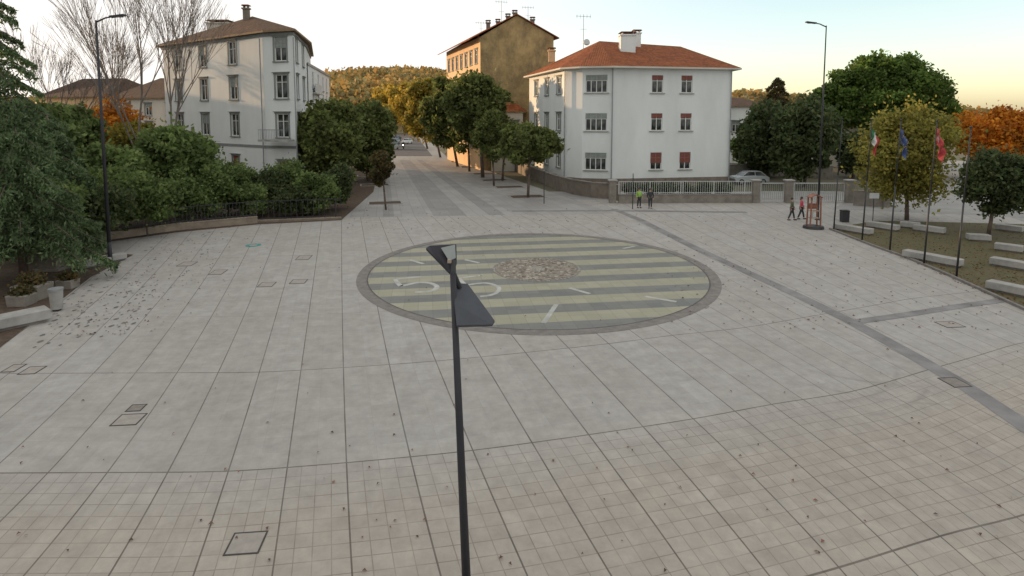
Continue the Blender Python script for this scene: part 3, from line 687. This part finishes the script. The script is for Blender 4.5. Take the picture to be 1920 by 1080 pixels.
# ---------------- walls & fences ----------------
def fence(name,label,pts,wallh,railh,wallm,railm,step=.14,wt=.3,cat='fence'):
    P=[Vector((p[0],p[1],0)) for p in pts]; e=thing(name,label,cat,P[0]); w=MB(); r=MB()
    for a,b in zip(P,P[1:]):
        d=b-a; L=d.length; rz=math.atan2(d.y,d.x); m=(a+b)/2
        if wallh: w.box((m.x,m.y,wallh/2),(L+.02,wt,wallh),rz); w.box((m.x,m.y,wallh+.03),(L+.03,wt+.08,.06),rz)
        if railh:
            z=wallh+.06
            r.box((m.x,m.y,z+.12),(L,.04,.05),rz); r.box((m.x,m.y,z+railh),(L,.05,.05),rz)
            n=max(1,int(L/step))
            for i in range(n+1):
                p=a+d*(i/n); big=(i%14==0); r.box((p.x,p.y,z+railh/2),((.07 if big else .03),(.07 if big else .03),railh),rz)
    if wallh: w.obj('wall_base',wallm,e)
    if railh: r.obj('railing',railm,e)
    return e
fence('garden_fence','low stone wall with white metal railing around house',[gp(1160,381),gp(1280,380),gp(1412,380)],.75,1.15,'wallstone','rail',.2)
fence('garden_fence','dark metal fence on low beige wall along plaza',[gp(112,462),gp(200,450),gp(330,432),gp(482,418)],.45,1.1,'beigewall','darkmetal',.22)
fence('garden_fence','thin dark metal fence panel before leafy shrubs',[gp(482,417),gp(640,411)],.12,1.4,'beigewall','lampmetal',.4)
e=thing('retaining_wall','curved rendered garden wall with dark base beside pavement','wall',gp(1050,355)); w=MB(); w2=MB()
pts=[gp(*p) for p in ((930,305),(960,318),(1000,336),(1040,353),(1075,364),(1110,370),(1140,372),(1160,376))]
for a,b in zip(pts,pts[1:]):
    d=b-a; rz=math.atan2(d.y,d.x); m=(a+b)/2; w.box((m.x,m.y,.7),(d.length+.15,.3,1.4),rz); w2.box((m.x,m.y,1.45),(d.length+.2,.42,.1),rz)
w.obj('wall_base','plinth',e); w2.obj('coping','wallstone',e)
def pillar(u,v,h=2.0):
    p=gp(u,v); e=thing('gate_pillar','square stone gate pillar with flat concrete cap','gate pillar',p,'gate pillars along the fence'); b=MB(); b.box((0,0,h/2),(.6,.6,h)); b.obj('shaft','wallstone',e,world=False,bevel=.02)
    b=MB(); b.box((0,0,h+.06),(.8,.8,.12)); b.obj('cap','concrete',e,world=False,bevel=.02)
for u in(1148,1416,1478,1592): pillar(u,380)
pillar(1660,388,2.2)
def gate(u0,u1,v):
    a,b=gp(u0,v),gp(u1,v); c=(a+b)/2; w=b.x-a.x; e=thing('gate','white metal driveway gate with vertical bars','gate',c,'white gates in the fence'); m=MB(); h=1.75
    m.box((0,0,.12),(w,.06,.08)); m.box((0,0,h),(w,.06,.08)); m.box((0,0,h*.55),(w,.05,.05))
    for s in(-1,1): m.box((s*(w/2-.04),0,h/2),(.08,.061,h))
    m.obj('frame','rail',e,world=False); m=MB(); n=int(w/.18)
    for i in range(1,n): m.box((-w/2+w*i/n,0,h/2+.05),(.03,.03,h-.2))
    m.obj('bars','galv',e,world=False)
gate(1425,1470,379); gate(1487,1583,379)
fence('boundary_wall','rendered boundary wall with stone coping',[gp(1600,385),gp(1655,388)],1.3,0,'wallstone','rail',cat='wall')
fence('boundary_wall','pale boundary wall behind parked car',[gp(1360,333),gp(1470,330),gp(1560,336)],1.6,0,'wallstone','rail',cat='wall')
sheet('garden_ground',[gp(112,466),gp(330,436),gp(482,421),gp(640,413),gp(700,360),gp(715,300),gp(-300,300),gp(-500,470)],.014,'soil')
sheet('garden_ground_west',[gp(250,478),gp(170,520),gp(60,605),gp(-60,700),gp(-500,700),gp(-500,471),gp(112,467)],.018,'soil')
for u,v,s in((988,369,1.6),(955,351,1.5),(927,338,1.5),(908,326,1.5),(884,313,1.6),(866,303,1.8),(722,381,1.4),(703,347,1.5),(695,330,1.6)):
    p=gp(u,v); rz=.24
    e=thing('tree_pit','square dark soil tree pit with pale kerb','tree pit',p,'tree pits along the pavement'); e.rotation_euler[2]=rz
    m=MB(); m.box((0,0,.012),(2*s,1.2*s,.02)); m.obj('soil','soil',e,world=False)
    m=MB(); 
    for q in(-1,1): m.box((0,q*(.6*s+.06),.03),(2*s+.24,.12,.06)); m.box((q*(s+.06),0,.03),(.12,1.2*s,.061))
    m.obj('kerb','concrete',e,world=False)
M['lawn']=pm('autumn_lawn',(.115,.082,.04),.95,.4,1.2,.5,col2=(.07,.08,.032))
sheet('lawn',[gp(*p) for p in((1556,430),(1640,463),(1700,484),(1765,511),(1830,540),(1900,572),(2050,640),(2400,640),(2300,432),(1820,418),(1640,414))],.02,'lawn')
kb=MB()
kp=[gp(*p) for p in((1556,430),(1640,463),(1700,484),(1765,511),(1830,540),(1900,572),(2050,640))]
for a,b in zip(kp,kp[1:]):
    d=b-a; kb.box(((a.x+b.x)/2,(a.y+b.y)/2,.05),(d.length+.02,.14,.12),math.atan2(d.y,d.x))
struct(kb.obj('lawn_kerb','ringstone'))
def bench(u,v,L,rz,h=.45,w=.6,label='pale concrete block bench on the autumn lawn'):
    p=gp(u,v); e=thing('concrete_bench',label,'bench',p,'concrete block benches',rz); b=MB(); b.box((0,0,h*.62),(L,w,h*.76)); b.obj('seat','concrete',e,world=False,bevel=.03)
    b=MB(); b.box((0,0,h*.11),(L-.25,w-.18,h*.235)); b.obj('base','ringstone',e,world=False)
for q in((1600,436,2.4,-1.05),(1747,492,2.8,-1.05),(1655,430,2.0,-1.0),(1742,436,1.8,-.9),(1834,452,1.2,-.3),(1891,472,1.3,-.8),(1895,503,1.7,-1.0),(1892,434,1.5,-.9),(1902,553,2.0,-1.05),(1706,428,1.2,-.6)): bench(*q)
e=bench(30,612,2.0,.9,.5,.8,'pale concrete block bench at the plaza edge')
for u,v in((175,500),(205,492)): bench(u,v,1.6,1.0,.4,.5,'low concrete block bench beside the garden bed')
# ---------------- lamps ----------------
def streetlamp(u,v,vtop,side,label,k=1.):
    p=gp(u,v); h=wp(u,vtop,p.y).z; e=thing('street_lamp',label,'street lamp',p,'tall single-arm street lamps'); b=MB(); b.path([(0,0,0),(0,0,1.2),(0,0,h)],[.12*k,.10*k,.05*k],10); b.obj('pole','lampmetal',e,world=False,smooth=True)
    b=MB(); b.path([(0,0,h-.1),(side*.5,0,h+.12),(side*.95,0,h+.2)],[.045,.04,.035],6); b.box((side*1.15,0,h+.22),(.75,.28,.09),rot=Matrix.Rotation(-side*.12,3,'Y')); hd=b.obj('lamp_head','lampmetal',e,world=False)
    b=MB(); b.box((side*1.15,0,h+.165),(.5,.2,.02)); l=b.obj('lens','lens',e,world=False); l.parent=hd
    b=MB(); b.tube((0,0,0),(0,0,.05),.22,.2,12); b.obj('base_plate','darkmetal',e,world=False)
streetlamp(207,495,38,1,'tall slender dark street lamp beside the garden bed'); streetlamp(1533,412,48,-1,'tall slender dark street lamp near the gates',.8)
D0=9.3; T=wp(849,508,D0); Bt=wp(878,1165,D0)
k=(T-Vector((Bt.x,D0,Bt.z))); base=T-k*(T.z/(T.z-Bt.z)); base.z=0
e=thing('plaza_lamp','dark grey lamp post with two angled wedge lamp heads','street lamp',base)
b=MB(); b.tube(base,T,.076,.047,28); b.obj('pole','lampmetal',e,smooth=True)
b=MB(); b.tube(base,base+Vector((0,0,.04)),.2,.2,16); b.obj('base_plate','darkmetal',e)
def plate(pts,off,mat,name,par=e,bev=.008):
    b=MB(); P=[T+Vector(p) for p in pts]; n=len(P); Q=[p+Vector(off) for p in P]
    b.add(P+Q,[tuple(range(n)),tuple(range(n,2*n))[::-1]]+[(i,n+i,n+(i+1)%n,(i+1)%n) for i in range(n)]); 
    o=b.obj(name,mat,e,bevel=bev); o.parent=par; return o
M['lamphead']=pm('lamp_head_paint',(.075,.082,.097),.5,.15,4,metal=.1,spec=.3)
h1=plate([(.03,.12,-.23),(.22,.2,-.26),(.67,-.2,-.735),(.63,-.26,-.78),(.08,-.28,-.79),(.03,-.1,-.5)],(0,.05,-.05),'lamphead','lamp_head')
h2=plate([(-.44,.1,.35),(-.40,.22,.36),(.03,.3,.37),(.05,.14,.12),(.02,.0,.0),(-.05,-.02,-.02)],(0,.03,-.045),'lampmetal','lamp_head')
plate([(-.20,.14,.335),(.015,.27,.36),(.035,.15,.17),(-.06,.05,.14)],(0,-.006,.008),'lens','lens',h2,.001)
b=MB(); b.tube(T-Vector((0,0,.05)),T+Vector((.0,.08,.16)),.055,.04,12); b.tube(T+Vector((.0,.0,-.02)),T+Vector((.1,.1,-.3)),.045,.04,10); b.obj('bracket','darkmetal',e)
b=MB(); b.box(T+Vector((-.05,-.02,.16)),(.06,.05,.05)); b.obj('sensor','woodpale',e)
# ---------------- flags ----------------
def flagmat(name,c):
    g=G(name); uv=g.co('UV'); sep=g.new('ShaderNodeSeparateXYZ'); g.l.new(uv,sep.inputs[0]); x=sep.outputs[0]
    col=g.mix(g.M('GREATER_THAN',x,1/3),c[0],c[1]); col=g.mix(g.M('GREATER_THAN',x,2/3),col,c[2]); g.l.new(col,g.b.inputs['Base Color']); g.b.inputs['Roughness'].default_value=.8; return g.m
FM={'it':flagmat('tricolour_cloth',((.04,.17,.08),(.58,.58,.55),(.42,.06,.05))),'eu':flagmat('blue_flag_cloth',((.05,.075,.19),)*3),'red':flagmat('red_white_flag_cloth',((.42,.06,.06),)*3)}
def flagpole(u,v,kind,label,h=7.7,seed=0):
    p=gp(u,v); e=thing('flagpole',label,'flagpole',p,'flagpoles along the lawn edge'); b=MB(); tilt=Vector((.035*h*.9,0,h)); b.path([(0,0,0),tilt*.5,tilt],[.05,.04,.025],8); b.ell(tilt,(.06,.06,.06),8,6); b.obj('pole','darkmetal',e,world=False,smooth=True)
    if not kind: return
    L,W=1.5,.75; nu,nv=26,12; mb=MB(); uvs=[]
    def at(s,t,o=0.):
        x=.04+s*L*.36*(.5+.5*(1-t)); y=.13*math.sin(s*13+t*3+seed)*(.3+s)+.05*math.sin(t*9+seed); return Vector((x+.03*h*.9,y+o,h-.3-t*W-s*L*.80-.08*math.sin(s*7+seed)))
    for j in range(nv+1):
        for i in range(nu+1): s,t=i/nu,j/nv; mb.v.append(tuple(at(s,t))); uvs.append((s,t))
    for j in range(nv):
        for i in range(nu): a=j*(nu+1)+i; mb.f.append((a,a+1,a+nu+2,a+nu+1))
    mb.uv=[[uvs[a] for a in f] for f in mb.f]; fo=mb.obj('flag',FM[kind],e,smooth=True,world=False)
    if kind=='eu':
        b=MB()
        for q in range(12):
            a=q*math.pi/6; c=at(.5+.2*math.cos(a),.5+.3*math.sin(a),-.02); vs=[]
            for w in range(10): rr=.05 if w%2==0 else .02; vs.append(c+Vector((rr*math.sin(w*math.pi/5)*.6,0,rr*math.cos(w*math.pi/5))))
            b.add(vs,[tuple(range(10))])
        o=b.obj('stars',pm('star_yellow',(.5,.38,.05)),e,world=False); o.parent=fo; o['kind']='stuff'
    if kind=='red':
        b=MB(); s0,s1,t0,t1=.2,.4,.35,.6
        for i in range(8):
            sa=s0+(s1-s0)*i/8; sb=s0+(s1-s0)*(i+1)/8; b.add([at(sa,t0,-.012),at(sb,t0,-.012),at(sb,t1,-.012),at(sa,t1,-.012)],[(0,1,2,3)])
        b.obj('emblem','rail',e,world=False).parent=fo
flagpole(1563,432,None,'slim dark flagpole without a flag at lawn edge')
flagpole(1616,453,'it','dark flagpole with green-white-red tricolour hanging limp',seed=.3)
flagpole(1668,472,'eu','dark flagpole with limp blue flag of yellow stars',seed=1.5)
flagpole(1732,497,'red','dark flagpole with limp red and white flag',seed=2.6)
flagpole(1793,521,None,'slim dark flagpole without a flag at lawn edge',h=7.4)
# ---------------- wooden kiosk, bins, signs ----------------
p=gp(1525,428); e=thing('wooden_kiosk','small reddish wooden frame kiosk on round dark base','kiosk',p)
b=MB(); b.tube((0,0,0),(0,0,.18),.7,.66,20); b.obj('base','darkmetal',e,world=False)
for x in(-.34,.34):
    for y in(-.25,.25):
        b=MB(); b.box((x,y,1.2),(.08,.08,2.05),rot=Matrix.Rotation(-.06*x,3,'Y')); b.obj('post','wood',e,world=False)
for z in(.75,1.25):
    b=MB(); b.box((0,0,z),(.6,.42,.05)); b.obj('shelf','woodpale',e,world=False)
b=MB(); b.box((0,.2,1.55),(.6,.04,.4)); b.obj('back_panel','wood',e,world=False)
b=MB(); 
for s in(-1,1): b.box((s*.22,0,2.33),(.5,.65,.04),rot=Matrix.Rotation(s*.5,3,'Y'))
b.obj('roof','wood',e,world=False)
b=MB(); b.box((-.08,-.08,.95),(.18,.2,.34)); b.obj('box','rail',e,world=False,bevel=.02)
p=gp(1583,416); e=thing('waste_bin','dark square waste bin near the flagpoles','waste bin',p); b=MB(); b.box((0,0,.4),(.5,.45,.8),taper=1.06); b.obj('body','darkmetal',e,world=False,bevel=.03); b=MB(); b.box((0,0,.85),(.56,.5,.08)); b.obj('lid','rubber',e,world=False,bevel=.02)
p=gp(107,582); e=thing('waste_bin','pale grey cylindrical waste bin by the garden bed','waste bin',p); b=MB(); b.tube((0,0,.08),(0,0,.85),.21,.25,18); b.obj('body','concrete',e,world=False,smooth=False); b=MB(); b.tube((0,0,.85),(0,0,.93),.27,.27,18); b.obj('lid','galv',e,world=False); b=MB(); b.tube((0,0,0),(0,0,.08),.15,.15,12); b.obj('base','darkmetal',e,world=False)
p=gp(1636,420); e=thing('street_sign','small blank white panel on a thin dark post','sign',p); b=MB(); b.tube((0,0,0),(0,0,2.4),.03,.03,6); b.obj('post','darkmetal',e,world=False); b=MB(); b.box((0,-.04,2.1),(.7,.03,.4)); b.obj('panel','rail',e,world=False)
p=gp(98,506); e=thing('stone_stele','dark weathered upright stone block in garden bed','stone monument',p); b=MB(); b.box((0,0,.75),(.95,.6,1.5),taper=.85); b.obj('block','plinth',e,world=False,bevel=.05); b=MB(); b.box((0,0,.08),(1.3,.9,.16)); b.obj('base','wallstone',e,world=False,bevel=.02)
for u,v,s in((62,560,1.1),(42,572,.8),(128,540,.7)):
    p=gp(u,v); e=thing('planter','rough stone planter with dry reddish plants','planter',p,'stone planters by the garden bed'); b=MB(); b.box((0,0,.3*s),(1.*s,.8*s,.6*s),taper=1.1); b.obj('tub','wallstone',e,world=False,bevel=.04)
    o=leafmesh('plant',rng.normal(size=(700,3))*np.array([.22,.18,.13])*s+np.array([0,0,.75*s]),LM['rust'],.08,None); o.parent=e; o['kind']='stuff'
for u,v in((1020,382),(1186,392)):
    p=gp(u,v); e=thing('signpost','thin dark metal post standing on the pavement','post',p); b=MB(); b.tube((0,0,0),(0,0,3.),.04,.035,8); b.obj('post','darkmetal',e,world=False); b=MB(); b.tube((0,0,3.),(0,0,3.08),.05,.03,8); b.obj('cap','galv',e,world=False)
# ---------------- cars ----------------
def car(label,loc,rz,paint):
    e=thing('parked_car',label,'car',loc,'cars beyond the square',rz)
    side=[(-2.05,.3),(-2.1,.62),(-1.95,.86),(-.85,1.0),(.2,1.02),(1.75,.95),(2.05,.8),(2.08,.3)]
    b=MB(); n=len(side); xs=[(-.86,.93),(-.8,1.),(.8,1.),(.86,.93)]
    for y,k in xs: b.v+=[(p[0]*(1 if k==1 else .985),y,p[1]*(1 if k==1 else .97)+.01) for p in side]
    for j in range(3): 
        for i in range(n): b.f.append((j*n+i,j*n+(i+1)%n,(j+1)*n+(i+1)%n,(j+1)*n+i))
    b.f+= [tuple(range(n))[::-1],tuple(range(3*n,4*n))]; b.obj('body',paint,e,world=False,bevel=.04)
    b=MB(); b.add([(-1.2,-.78,.96),(1.7,-.78,.94),(1.7,.78,.94),(-1.2,.78,.96),(-.45,-.62,1.44),(1.1,-.62,1.44),(1.1,.62,1.44),(-.45,.62,1.44)],[(0,3,2,1),(4,5,6,7),(0,1,5,4),(1,2,6,5),(2,3,7,6),(3,0,4,7)]); b.obj('window','glass',e,world=False)
    b=MB(); b.box((.33,0,1.46),(1.6,1.26,.05)); 
    for s in(-1,1): b.path([(-1.2,s*.79,.96),(-.45,s*.63,1.45)],[.035,.035],4); b.path([(.35,s*.79,.96),(.35,s*.63,1.45)],[.04,.04],4); b.path([(1.7,s*.79,.95),(1.1,s*.63,1.45)],[.05,.05],4)
    b.obj('roof',paint,e,world=False)
    for x in(-1.3,1.3):
        for y in(-.78,.78):
            b=MB(); b.tube((x,y-.1,.32),(x,y+.1,.32),.32,.32,16); w=b.obj('wheel','rubber',e,world=False); b=MB(); b.tube((x,y-.11,.32),(x,y+.11,.32),.19,.19,12); r=b.obj('rim','galv',e,world=False); r.parent=w
    for y in(-.62,.62):
        b=MB(); b.box((-2.07,y,.68),(.1,.32,.14)); b.obj('headlight','rail',e,world=False); b=MB(); b.box((2.06,y,.75),(.08,.26,.14)); b.obj('tail_light','brownframe',e,world=False)
M['silver']=pm('silver_car_paint',(.45,.49,.5),.3,.03,1,metal=.3); M['whitecar']=pm('white_car_paint',(.7,.7,.68),.35,.03); M['darkcar']=pm('dark_car_paint',(.04,.045,.06),.3,.05); M['bluecar']=pm('blue_car_paint',(.05,.09,.18),.3,.05)
car('silver compact car parked behind the railing',gp(1404,344.5),.1,'silver')
car('white car driving along the tree-lined street',Vector((wp(764,CY,165).x,165,0)),1.35,'whitecar')
for u,D,m in((738,150,'darkcar'),(741,165,'silver'),(744,185,'bluecar'),(736,138,'silver')): car('car parked along the kerb under trees',Vector((wp(u,CY,D).x,D,0)),1.4,m)
for x,y,m in((55,62,'silver'),(59,68,'darkcar'),(63,75,'bluecar'),(66.5,82,'whitecar')): car('car parked along the far road under trees',Vector((x,y,0)),-1.0,m)
# ---------------- people ----------------
def skinmesh(name,verts,edges,rad,mat,parent,root=0,sub=1):
    me=bpy.data.meshes.new(name); me.from_pydata(verts,edges,[]); me.materials.append(M[mat]); o=bpy.data.objects.new(name,me); COL.objects.link(o); o.parent=parent
    sk=o.modifiers.new('skin','SKIN'); sk.use_smooth_shade=True; sv=me.skin_vertices[0].data
    for i,r in enumerate(rad): sv[i].radius=(r,r); sv[i].use_root=(i==root)
    s=o.modifiers.new('sub','SUBSURF'); s.levels=sub; s.render_levels=sub
    return o
def person(label,loc,rz,jm,tm,stride=.0,h=1.72,hairm='hair',armswing=.0,female=False):
    e=thing('person',label,'person',loc,None,rz); sw=.17 if female else .19; st=stride
    V=[(0,0,.95),(0,0,1.12),(0,0,1.32),(0,0,1.47),(0,-.01,1.56),(0,-.01,1.66)]; Rr=[.115,.10,.125,.05,.075,.085]; Ed=[(0,1),(1,2),(2,3),(3,4),(4,5)]
    JV=[(0,0,.92),(0,0,1.12),(0,0,1.33),(0,0,1.43)]; JR=[.15,.14,.155,.09]; JE=[(0,1),(1,2),(2,3)]
    TV=[(0,0,.93)]; TR=[.14]; TE=[]
    for s in(-1,1):
        a=armswing*s; i=len(V); sh=(s*sw,0,1.40); el=(s*(sw+.05),.03-a*.4,1.13); wr=(s*(sw+.06),-.06-a,.90+abs(a)*.2)
        V+=[sh,el,wr,(wr[0],wr[1]-.02,wr[2]-.09)]; Rr+=[.05,.038,.025,.03]; Ed+=[(2,i),(i,i+1),(i+1,i+2),(i+2,i+3)]
        for f in range(5):
            k=len(V); fx=wr[0]; fy=wr[1]-.05+f*.02; L=(.05,.075,.08,.075,.06)[f]
            if f==0: V+=[(fx-s*.01,wr[1]-.06,wr[2]-.08),(fx-s*.015,wr[1]-.075,wr[2]-.12)]; 
            else: V+=[(fx,fy,wr[2]-.13),(fx-s*.015,fy,wr[2]-.1-L)]
            Rr+=[.009,.008]; Ed+=[(i+3,k),(k,k+1)]
        i=len(JV); JV+=[sh,el,(wr[0],wr[1],wr[2]+.02)]; JR+=[.075,.06,.045]; JE+=[(2,i),(i,i+1),(i+1,i+2)]
        hp=(s*.09,0,.88); kn=(s*.1,-st*s*.5-.02,.5); an=(s*.1,-st*s+.02,.09); toe=(s*.11,-st*s-.13,.045)
        i=len(V); V+=[hp,kn,an,toe]; Rr+=[.08,.055,.04,.035]; Ed+=[(0,i),(i,i+1),(i+1,i+2),(i+2,i+3)]
        i=len(TV); TV+=[hp,kn,(an[0],an[1],.12)]; TR+=[.10,.075,.06]; TE+=[(0,i),(i,i+1),(i+1,i+2)]
        b=MB(); b.ell((an[0],an[1]-.06,.05),(.05,.14,.05),10,6); b.obj('shoe','shoe',e,world=False,smooth=True)
    skinmesh('body',V,Ed,Rr,'skin',e); skinmesh('jacket',JV,JE,JR,jm,e); skinmesh('trousers',TV,TE,TR,tm,e)
    b=MB(); b.ell((0,.015,1.66),(.098,.105,.10),12,8); 
    if female: b.ell((0,.07,1.56),(.08,.05,.12),10,6)
    b.obj('hair',hairm,e,world=False,smooth=True)
    b=MB(); b.ell((0,-.10,1.61),(.013,.02,.022),6,4); b.ell((.033,-.088,1.635),(.012,.01,.008),6,4); b.ell((-.033,-.088,1.635),(.012,.01,.008),6,4); b.box((0,-.088,1.565),(.045,.01,.01)); b.obj('face','skin',e,world=False,smooth=True)
    return e
M['hivis']=pm('high_visibility_cloth',(.30,.50,.10),.7); M['darkcloth']=pm('dark_cloth',(.04,.045,.05),.9); M['olivecloth']=pm('olive_cloth',(.12,.13,.08),.9); M['pink']=pm('pink_red_cloth',(.55,.08,.12),.8)
person('person standing in bright green jacket and dark trousers',gp(1198,390),.4,'hivis','darkcloth',.05)
person('person standing in dark coat beside green-jacketed person',gp(1219,391),-.4,'darkcloth','darkcloth',.04)
person('person walking in olive jacket and dark trousers',gp(1484,413),1.2,'olivecloth','darkcloth',.22,armswing=.15)
person('person walking in pinkish red jacket and dark trousers',gp(1502,411),1.2,'pink','darkcloth',.22,armswing=.15,female=True)
x=wp(757,CY,140).x; e=thing('motor_scooter','motor scooter with lit headlight riding down the street','scooter',(x,140,0),rz=.1)
for y in(-.65,.65):
    b=MB(); b.tube((-.05,y,.27),(.05,y,.27),.27,.27,14); b.obj('wheel','rubber',e,world=False)
b=MB(); b.box((0,.35,.55),(.3,.9,.35),taper=.8); b.box((0,-.1,.32),(.3,.6,.08)); b.box((0,-.5,.7),(.36,.12,.75),rot=Matrix.Rotation(.2,3,'X')); b.obj('body','darkcar',e,world=False,bevel=.03)
b=MB(); b.tube((-.32,-.42,1.08),(.32,-.42,1.08),.02,.02,6); b.obj('handlebar','darkmetal',e,world=False)
gl=G('lit_headlight'); gl.b.inputs['Emission Color'].default_value=(1,1,.9,1); gl.b.inputs['Emission Strength'].default_value=8
b=MB(); b.ell((0,-.66,.95),(.13,.06,.11),10,6); b.obj('headlight',gl.m,e,world=False)
pr=person('scooter rider in dark jacket and dark trousers',(x,140.2,.12),.1,'darkcloth','darkcloth',.02); pr.scale=(1,1,.95)
# ---------------- fallen leaves ----------------
mb=MB()
def leafat(p,s):
    a=random.uniform(0,6.28); c,sn=math.cos(a)*s,math.sin(a)*s; h=random.uniform(.01,.05)
    mb.add([(p.x+c,p.y+sn,.02),(p.x-sn*.6,p.y+c*.6,.02+h),(p.x-c,p.y-sn,.02),(p.x+sn*.6,p.y-c*.6,.02+h*.6)],[(0,1,2,3)])
for i in range(150):
    leafat(gp(random.uniform(0,1920),215+random.uniform(220,860)),random.uniform(.025,.055))
for i in range(330):
    u=random.uniform(1250,1900); v=random.uniform(395,620); leafat(gp(u,v),random.uniform(.04,.07))
for i in range(330):
    t=random.random(); u=random.gauss(350-260*t+60,60); v=430+200*t; leafat(gp(u,v),random.uniform(.03,.06))
for i in range(200): leafat(gp(random.uniform(640,1250),random.uniform(380,440)),random.uniform(.04,.08))
g=G('fallen_leaf_brown'); geo=g.new('ShaderNodeNewGeometry'); g.l.new(g.mix(geo.outputs['Random Per Island'],(.05,.035,.025),(.24,.09,.045)),g.b.inputs['Base Color'])
o=mb.obj('fallen_leaves',g.m); o['kind']='stuff'; o['label']='scattered brown fallen leaves on the plaza'
# rows of small dark damp spots in the paving, lined up with the joints
mb=MB()
for r_ in range(8):
    for j in range(20):
        if random.random()<.35: continue
        t=j/19; p=gp(190-130*t+r_*34-r_*8*t+random.uniform(-3,3),470+190*t-r_*6+random.uniform(-2,2)); s=random.uniform(.04,.09); mb.add([(p.x+s*math.cos(a)*random.uniform(.7,1.1),p.y+1.6*s*math.sin(a)*random.uniform(.7,1.1),.013) for a in [k*math.pi/4 for k in range(8)]],[tuple(range(8))])
M['damp']=pm('damp_moss_spot',(.17,.165,.15),.9,.4,3)
o=mb.obj('moss_spots','damp'); o['kind']='stuff'; o['label']='rows of small dark moss spots on the paving'
mb=MB()
for i in range(5600):
    u=random.uniform(1570,2100); v=random.uniform(420,640); p=gp(u,v)
    if v<430+(u-1556)*.42 : leafat(p,random.uniform(.03,.07))
mb.v=[(a,b_,c_+.01) for a,b_,c_ in mb.v]
LM['litter']=leafmat('leaf_litter_colours',[(.10,.05,.02),(.20,.09,.03),(.27,.14,.04)])
o=mb.obj('leaf_litter',LM['litter']); o['kind']='stuff'; o['label']='orange leaf litter covering the lawn'
# ---------------- light ----------------
SE=math.radians(8); SR=math.radians(-62)
W=bpy.data.worlds.new('World'); S.world=W; W.use_nodes=True; nt=W.node_tree; bg=nt.nodes['Background']
sk=nt.nodes.new('ShaderNodeTexSky'); sk.sky_type='NISHITA'; sk.sun_disc=False; sk.sun_elevation=SE; sk.sun_rotation=SR; sk.air_density=1.; sk.dust_density=1.; sk.ozone_density=1.2
BS=.3
class WG(G):
    def __init__(s): s.nt=nt; s.n=nt.nodes; s.l=nt.links
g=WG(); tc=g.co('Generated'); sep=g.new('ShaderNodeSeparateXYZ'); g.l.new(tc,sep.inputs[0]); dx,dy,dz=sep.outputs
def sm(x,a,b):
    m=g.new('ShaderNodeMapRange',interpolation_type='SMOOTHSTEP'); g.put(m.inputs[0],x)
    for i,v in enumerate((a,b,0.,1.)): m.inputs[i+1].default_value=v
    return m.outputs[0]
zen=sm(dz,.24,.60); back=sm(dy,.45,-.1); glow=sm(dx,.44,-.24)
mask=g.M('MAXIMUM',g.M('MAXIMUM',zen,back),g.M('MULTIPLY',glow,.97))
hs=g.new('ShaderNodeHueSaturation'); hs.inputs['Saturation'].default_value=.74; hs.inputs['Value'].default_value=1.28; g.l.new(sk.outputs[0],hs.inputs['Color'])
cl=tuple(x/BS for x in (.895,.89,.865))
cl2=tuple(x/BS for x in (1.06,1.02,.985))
# sky fill added overhead and behind camera for plaza and facades; glow near sun
fill_glow=g.mix(g.M('MULTIPLY',glow,g.M('SUBTRACT',1.,g.M('MAXIMUM',zen,back))),cl,cl2)
g.l.new(g.mix(mask,hs.outputs[0],fill_glow),bg.inputs[0]); bg.inputs[1].default_value=BS
sd=bpy.data.lights.new('sun','SUN'); sd.energy=5.; sd.angle=math.radians(.5); sd.color=(1,.64,.34); so=bpy.data.objects.new('sun',sd); COL.objects.link(so)
dv=Vector((math.sin(SR)*math.cos(SE),math.cos(SR)*math.cos(SE),math.sin(SE))); so.rotation_euler=dv.to_track_quat('Z','Y').to_euler()
S.view_settings.view_transform='Standard'; S.view_settings.look='None'; S.view_settings.exposure=0
# ---------------- camera ----------------
cd=bpy.data.cameras.new('camera'); cd.sensor_width=36; cd.lens=36*F/1920; cd.shift_y=-(540-CY)/1920; cd.clip_end=6000; cd.clip_start=.1
co=bpy.data.objects.new('camera',cd); COL.objects.link(co); co.location=(0,0,H); co.rotation_euler=(math.pi/2-PIT,0,0); S.camera=co
